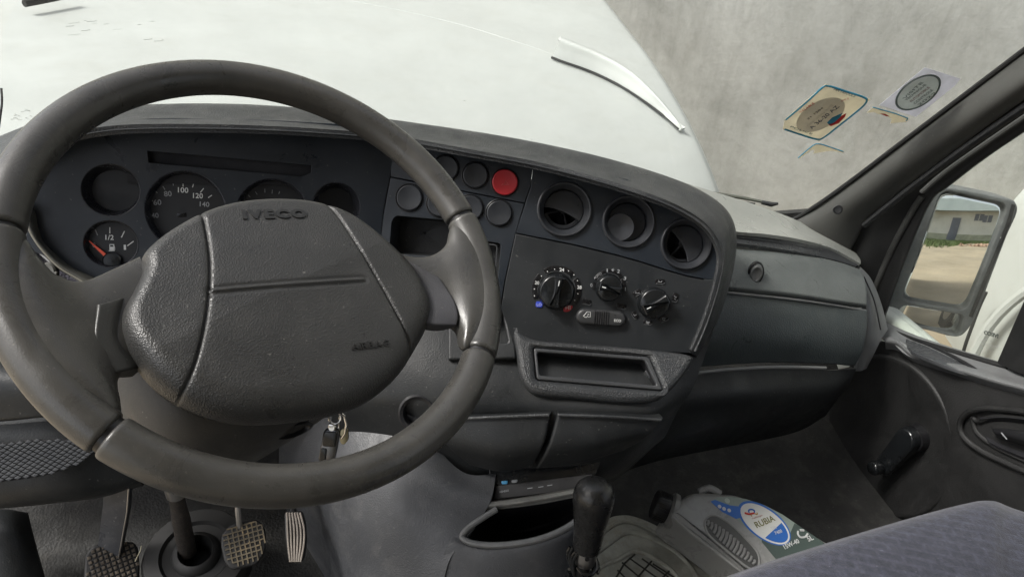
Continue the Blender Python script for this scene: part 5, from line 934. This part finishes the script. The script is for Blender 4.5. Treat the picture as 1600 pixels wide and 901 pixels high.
s3 = sticker('sticker_fragment', 'torn cream sticker corner with a red fleck, between the two whole stickers', [(1364, 167), (1400, 177), (1420, 184.5), (1417, 190), (1391, 192.5), (1393, 186), (1384, 180), (1372, 178), (1366, 175), (1354, 176)], cream)
deco(s3, 'border_print', [(1364, 167.8), (1400, 178), (1418.5, 185), (1416, 189)], ltr, .0008, .0009); deco(s3, 'patch_print', [(1375, 177), (1383, 177.5), (1390, 181.5), (1384, 181)], redp, .0009)
s4 = sticker('sticker_fragment', 'thin torn sticker corner shaped like a tick, lowest on the windscreen', [(1246, 247), (1269, 227.5), (1280, 224), (1318, 236.5), (1317, 238.5), (1300, 235.5), (1292, 236), (1270, 240), (1273, 236), (1269, 233.5), (1250, 247)], cream)
deco(s4, 'border_print', [tuple(q) for q in cat([(1247, 247), (1269, 228.5), (1280, 225), (1300, 231), (1317.5, 237)], 4)], ltr, .0008, .0009)
wip = thing('wiper', 'dark wiper arm resting at the lower right of the windscreen', 'wiper', at(1160, 310, 1.48))
mm = MB(); mm.tube([at(1070, 296, 1.52), at(1120, 303, 1.50), at(1160, 309, 1.485), at(1200, 317, 1.47)], [.004, .004, .0036, .0030], 10); mm.build('wiper_arm', mat('weathered arm', (.055, .058, .045), .5, 400, .1), wip)
mm = MB(); mm.tube([at(1190, 316, 1.468), at(1206, 319.5, 1.462), at(1216, 318, 1.458)], [.0045, .0050, .0025], 10); mm.build('wiper_tip', MT['black'], wip)
mm = MB(); mm.tube([at(1070, 303, 1.515), at(1130, 311, 1.495), at(1180, 318.5, 1.475)], .0022, 8); mm.build('wiper_blade', MT['rubber'], wip)
# ------------------------------------------------------------------ bonnet
bon = thing('bonnet', 'white van bonnet with a raised cowl step and scuff marks beyond the windscreen', 'bonnet', (.2, 1.6, .55))
BE = [(-40, 906, .505), (0, 943, .51), (45, 979, .50), (95, 1017, .49), (160, 1058, .47), (230, 1094, .44), (300, 1122, .40), (360, 1140, .36)]
BL = {-40: -40, 0: 0, 45: 42, 95: 85, 160: 130, 230: 172, 300: 205, 360: 235}
def bpt(x, y, lift=0.):
    ys_ = [q[0] for q in BE]; ex = np.interp(y, ys_, [q[1] for q in BE]); ze = np.interp(y, ys_, [q[2] for q in BE]); f = min(max((x+420)/(ex+420), 0), 1.02)
    return hitz(x, y, .585-(.585-ze)*f**2.4+lift)
br_rows = []
for y, ex, ze in BE:
    row = []; yl = BL[y]
    for f in (0, .2, .4, .6, .75, .87, .95, .985, 1):
        x = -420+(ex+420)*f; row.append(bpt(x, yl+(y-yl)*f**2, {.985: -.004, 1: -.015}.get(f, 0)))
    row.append(row[-1]+np.array([.012, .0, -.05])); row.append(row[-1]+np.array([.012, .0, -.30])); br_rows.append(row)
br_rows = br_rows[::-1]
wp = mat('white van paint', (.45, .465, .445), .5, 0, 0, .04, 3, dust=.35, dustcol=(.36, .36, .32), scratch=.05)
front = [p+np.array([0, .12, -.18]) for p in br_rows[-1]]; br_rows.append(front)
patch('bonnet_panel', br_rows, wp, bon, .004, 8, 8, angle=80)
def step(name, top, bot, h, mt, th=.02):
    T_ = [bpt(x, y)+np.array([0, 0, h*k]) for x, y, k in top]; T_ = [CAM+(q-CAM)*1.0 for q in T_]
    B_ = [bpt(x, y, .003) for x, y, k in bot]
    T_ = [CAM+ray(x, y)*(((b_-CAM) @ AZ)-.018*k) for (x, y, k), b_ in zip(top, B_)]
    bk = [p+np.array([.02, .06, -.012]) for p in T_]
    return patch(name, [B_, [(.55*a+.45*b) for a, b in zip(T_, B_)], T_, [p+np.array([.010, .03, -.003]) for p in T_], bk], mt, bon, .01, 8, 4)
step('cowl_step', [(876, 60, 1), (940, 86, 1), (985, 112, 1), (1022, 146, .9), (1052, 180, .6), (1066, 200, .2)], [(863, 90, 0), (925, 112, 0), (970, 134, 0), (1010, 160, 0), (1040, 183, 0), (1064, 203, 0)], .030, wp)
mm = MB(); mm.tube(cat([bpt(x, y, .006) for x, y in [(862, 90), (880, 97), (925, 113), (970, 135), (1010, 161), (1040, 184), (1060, 202)]], 6), [.0036]*6*3+[.0032]*6*2+[.002]*7, 8); mm.build('cowl_gap', MT['rubber'], bon)
mm = MB(); mm.tube(cat([bpt(x, y, -.0045) for x, y in [(440, -12), (560, 6), (700, 36), (800, 66), (868, 89)]], 8), .0062, 16); mm.build('bonnet_crease', wp, bon, 80)
mm = MB(); mm.tube(cat([hitz(x, y, .603) for x, y in [(38, 6), (70, 0), (110, -8)]], 4), .008, 8); mm.build('washer_jet', MT['rubber'], bon)
mm = MB(); mm.tube(cat([at(x, y, .98) for x, y in [(2, 138), (3, 160), (0, 185), (-2, 200)]], 5), .0016, 6); tag(mm.build('scraper_mark', MT['black']), 'dark flaking edge mark on the windscreen at the far left', 'mark')
sm_ = simple('scuff grey', (.36, .365, .34), .7)
mm = MB()
for k in range(46):
    x, y = [(random.uniform(100, 250), random.uniform(30, 70)), (random.uniform(20, 50), random.uniform(170, 188)), (random.uniform(560, 1060), random.uniform(80, 280))][min(k//14, 2)]
    if x > 900 and y < 130: continue
    p = bpt(x, y, .0008); q = random.uniform(.004, .018) if k < 14 else random.uniform(.0015, .005); a = .5 if k < 14 else random.uniform(0, 3)
    mm.tube([p, p+np.array([q*math.cos(a), q*math.sin(a)*.6, 0]), p+np.array([1.7*q*math.cos(a+.4), 1.7*q*math.sin(a+.4)*.6, 0])], random.uniform(.00018, .0004), 5)
o = mm.build('scuffs', sm_, bon); o['kind'] = 'stuff'
# ------------------------------------------------------------------ outdoors: ground, wall, parked car, building seen in the mirror
def ground_mat():
    m = mat('dirt yard', (.30, .245, .17), .95, 0, 0, .25, .6, dust=.5, dustcol=(.36, .31, .24)); return m
mm = MB(); mm.box(Matrix.Translation((0, 0, -.70)), 160, 160, .1); o = mm.build('ground', ground_mat()); tag(o, 'bare brown dirt yard', kind='structure')
def wall_mat():
    m = bpy.data.materials.new('stained cement render'); m.use_nodes = True; n = m.node_tree; b = n.nodes['Principled BSDF']; N = n.nodes.new; L = n.links.new; tc = N('ShaderNodeTexCoord')
    def noise(s, det, ro, sc=(1, 1, 1)):
        mp = N('ShaderNodeMapping'); mp.inputs['Scale'].default_value = sc; L(tc.outputs['Object'], mp.inputs[0]); q = N('ShaderNodeTexNoise'); q.inputs['Scale'].default_value = s; q.inputs['Detail'].default_value = det; q.inputs['Roughness'].default_value = ro; q.inputs['Distortion'].default_value = .6; L(mp.outputs[0], q.inputs[0]); return q.outputs[0]
    def ramp(src, a, b_, c0, c1):
        r = N('ShaderNodeValToRGB'); r.color_ramp.elements[0].position = a; r.color_ramp.elements[1].position = b_; r.color_ramp.elements[0].color = (*c0, 1); r.color_ramp.elements[1].color = (*c1, 1); L(src, r.inputs[0]); return r.outputs[0]
    a = ramp(noise(1.5, 12, .68), .34, .64, (.29, .29, .272), (.44, .44, .42))
    k = ramp(noise(3.0, 12, .78, (1.3, 1.3, .22)), .38, .56, (.58, .58, .55), (1, 1, 1))
    s = ramp(noise(16, 14, .85), .37, .54, (.60, .60, .58), (1, 1, 1))
    x = N('ShaderNodeMix'); x.data_type = 'RGBA'; x.blend_type = 'MULTIPLY'; x.inputs[0].default_value = .38; L(a, x.inputs[6]); L(k, x.inputs[7])
    y = N('ShaderNodeMix'); y.data_type = 'RGBA'; y.blend_type = 'MULTIPLY'; y.inputs[0].default_value = .38; L(x.outputs[2], y.inputs[6]); L(s, y.inputs[7]); L(y.outputs[2], b.inputs['Base Color']); b.inputs['Roughness'].default_value = .9
    bp = N('ShaderNodeBump'); bp.inputs['Strength'].default_value = .2; bp.inputs['Distance'].default_value = .01; L(noise(30, 6, .6), bp.inputs['Height']); L(bp.outputs[0], b.inputs['Normal']); return m
A40 = R_(44); wn = np.array([-math.sin(A40), -math.cos(A40), 0]); WLF = Frame(-wn*3.7+np.array([0, 0, 1.2]), wn)
# gently uneven render
rows = []
for z in np.linspace(-1.9, 3.2, 9): rows.append([WLF.w(a, z, .012*math.sin(a*2.1+z)+.01*math.cos(a*1.3-z*2)) for a in np.linspace(-9, 9, 19)])
wl = patch('wall', rows, wall_mat(), None, .22, 3, 3); tag(wl, 'stained grey cement-rendered wall beyond the bonnet', 'wall')
car = thing('parked_car', 'white car parked close beside the van, its front wing seen past the door mirror', 'car', (2.55, -.8, -.65))
cx0 = 2.1; ye = float(hitx(1470, 430, 2.1)[1]); zg = -.65
def carsec(y):
    # half profile of body at length y: bonnet then cabin
    t = (y-ye); top = zg+(1.00 if t > -1.05 else 1.02+.0*t); top -= .10*max(0, (t+.35)/.35)**2 if t > -.35 else 0
    ins = .14*max(0, (t+.6)/.6)**2; x0, x1 = cx0+ins, cx0+1.70-ins; zb = zg+.22; r = .16
    P_ = [(x0+.04, zb), (x0, zb+.15), (x0-.0, zb+.40), (x0+.012, top-r*.75), (x0+.05, top-r*.3), (x0+.13, top-.02), (x0+.35, top+.03), ((x0+x1)/2, top+.05), (x1-.35, top+.03), (x1-.13, top-.02), (x1-.05, top-r*.3), (x1-.012, top-r*.75), (x1, zb+.4), (x1, zb+.15), (x1-.04, zb)]
    return np.array([(x, y, z) for x, z in P_])
mm = MB(); mm.loft([resamp(cat(carsec(y), 4), 60) for y in (ye, ye-.03, ye-.12, ye-.3, ye-.5, ye-.8, ye-1.1, ye-1.6, ye-2.2, ye-2.8, ye-3.2, ye-3.4)]); mm.build('car_body', wp, car, 50)
gm = mat('car window', (.015, .017, .018), .1)
mm = MB(); mm.loft([np.array([(cx0+.06, ye-1.15, zg+.98), (cx0+1.64, ye-1.15, zg+.98), (cx0+1.6, ye-3.3, zg+.98), (cx0+.1, ye-3.3, zg+.98)]), np.array([(cx0+.24, ye-1.8, zg+1.42), (cx0+1.46, ye-1.8, zg+1.42), (cx0+1.42, ye-3.2, zg+1.42), (cx0+.28, ye-3.2, zg+1.42)])]); mm.build('cabin_glass', gm, car)
mm = MB(); mm.box(Matrix.Translation((cx0+.85, ye-2.5, zg+1.44)), 1.22, 1.45, .06, .03); mm.build('car_roof', wp, car)
wy = hitx(1600, 470, cx0)
for s in (0, 1):
    for yy in (wy[1]-.52, wy[1]-2.5):
        WFm = Frame((cx0+(.0 if s == 0 else 1.70), yy, zg+.42), ((-1, 0, 0) if s == 0 else (1, 0, 0))); mm = MB(); mm.lathe([(.26, -.20), (.39, -.20), (.405, -.18), (.405, .0), (.39, .012), (.27, .016), (.25, 0), (.0001, -.004)], WFm.M(), 48); whl = mm.build('wheel', MT['rubber'], car, 50)
        mm = MB(); mm.lathe([(.26, .004), (.25, .012), (.05, .004), (.04, .014), (.0001, .016)], WFm.M(), 36); mm.build('wheel_rim', MT['steel'], whl)
        mm = MB(); th = np.radians(np.linspace(-10, 190, 40)); mm.tube([WFm.w(.57*math.cos(q), .55*math.sin(q), .006) for q in th], .016, 8); mm.build('arch_flare', wp, car)
        mm = MB(); mm.lathe([(.455, -.02), (.455, .002), (.0001, .002)], WFm.M(), 48); mm.build('arch_gap', MT['black'], car)
mm = MB(); mm.tube(cat([np.array(hitx(x, y, cx0-.001)) for x, y in [(1541, 456), (1530, 480), (1518, 512), (1508, 540), (1500, 570)]], 5), .006, 6); mm.build('bumper_seam', MT['black'], car)
# things seen only in the mirror
def mref(px, py, D):
    r = ray(px, py); a, b = MF.ab(px, py, .008)-gq; h = MF.p(px, py, .008); nn = unit(MF.n+(a*MF.u+b*MF.v)/RC); d = r-2*(r @ nn)*nn
    on = unit([OUT[0], OUT[1], 0]); o = np.array([MF.o[0], MF.o[1], 0])+on*D; s = ((o-h) @ on)/(d @ on); return h+d*s
DB = 20.0; on_ = unit([OUT[0], OUT[1], 0]); BFm = Frame(np.array([MF.o[0], MF.o[1], 0])+on_*DB, -on_)
def mab(px, py): p = mref(px, py, DB)-BFm.o; return np.array([p @ BFm.u, p @ BFm.v])
for nm_, q in [('roof', (1520, 312)), ('fascia', (1520, 331)), ('doortop', (1495, 338)), ('doorbot', (1485, 375)), ('base', (1500, 385)), ('win', (1531, 340))]: print(nm_, mab(*q).round(2))
house = thing('outbuilding', 'low white building with a grey-blue door and two small windows, seen in the door mirror', 'building', BFm.w(0, -.65, -2))
zb, zt, zr = -.65, mab(1520, 331)[1], mab(1520, 313)[1]
wb = mat('whitewashed wall', (.55, .54, .49), .85, 0, 0, .12, .8, dust=.3, dustcol=(.35, .33, .27))
mm = MB(); mm.box(BFm.M(0, (zb+zt)/2, -2), 26, zt-zb, 4); mm.build('building_wall', wb, house)
mm = MB(); mm.box(BFm.M(0, zt+.02+max(zr-zt, .2)/2, -1.7), 27, max(zr-zt, .2), 5.2); mm.build('roof', mat('blue-grey roof sheet', (.36, .42, .43), .5, 0, 0, .1, 1), house)
def bbox(pts): P_ = np.array([mab(*q) for q in pts]); return P_.min(0), P_.max(0)
lo, hi = bbox([(1489, 340), (1502, 342), (1483, 373)]); lo[1] = zb+.05
dgm = mat('grey blue paint', (.085, .095, .125), .5, 0, 0, .15, 3)
mm = MB(); mm.box(BFm.M((lo[0]+hi[0])/2, (lo[1]+hi[1])/2, .03), hi[0]-lo[0], hi[1]-lo[1], .08, .01); mm.build('door', dgm, house)
for q in ([(1526, 335.5), (1535, 344)], [(1539, 338), (1548, 346)]):
    c_ = (mab(*q[0])+mab(*q[1]))/2; mm = MB(); mm.box(BFm.M(c_[0], c_[1], .02), .75, .55, .06, .01); f_ = mm.build('window', dgm, house); mm = MB(); mm.box(BFm.M(c_[0], c_[1], .06), .04, .5, .03); mm.build('window_bar', wb, f_)
mm = MB(); mm.box(BFm.M(0, zb+.35, .02), 25.9, .7, .06); mm.build('plinth', mat('mossy plinth', (.26, .27, .20), .9, 0, 0, .3, 2, dust=.4, dustcol=(.16, .2, .1)), house)
gpos = []
gm_ = mat('yard grass', (.085, .12, .035), .8, 0, 0, .4, 2)
V_, F_ = [], []
for k in range(24000):
    a = rng.uniform(-9, 9); c = rng.uniform(.15, 8)*rng.uniform(.1, 1)*(.55+.45*math.sin(a*1.3)); p = BFm.w(a, -.65, c); h = rng.uniform(.08, .28); q = rng.uniform(0, 6.28); wv = .035
    i = len(V_); V_ += [p+np.array([wv*math.cos(q), wv*math.sin(q), 0]), p-np.array([wv*math.cos(q), wv*math.sin(q), 0]), p+np.array([rng.uniform(-.06, .06), rng.uniform(-.06, .06), h])]; F_.append((i, i+1, i+2))
mm = MB(); mm.add(V_, F_); o = mm.build('grass', gm_, fix=False); tag(o, 'ragged green grass along the foot of the white building', kind='stuff')
mm = MB(); rc = mref(1532, 398, DB-3.5); rc[2] = -.65
for k in range(160):
    p = rc+np.array([rng.normal(0, .9), rng.normal(0, .5), rng.uniform(0, .12)]); s = rng.uniform(.04, .14)
    mm.box(Matrix.Translation(p) @ Matrix.Rotation(rng.uniform(0, 6), 4, 'Z') @ Matrix.Rotation(rng.uniform(0, 1), 4, 'X'), s*1.6, s, s*.7)
o = mm.build('rubble', mat('brick rubble', (.36, .24, .17), .9, 0, 0, .4, 3)); tag(o, 'scattered brick rubble on the dirt near the building', kind='stuff')
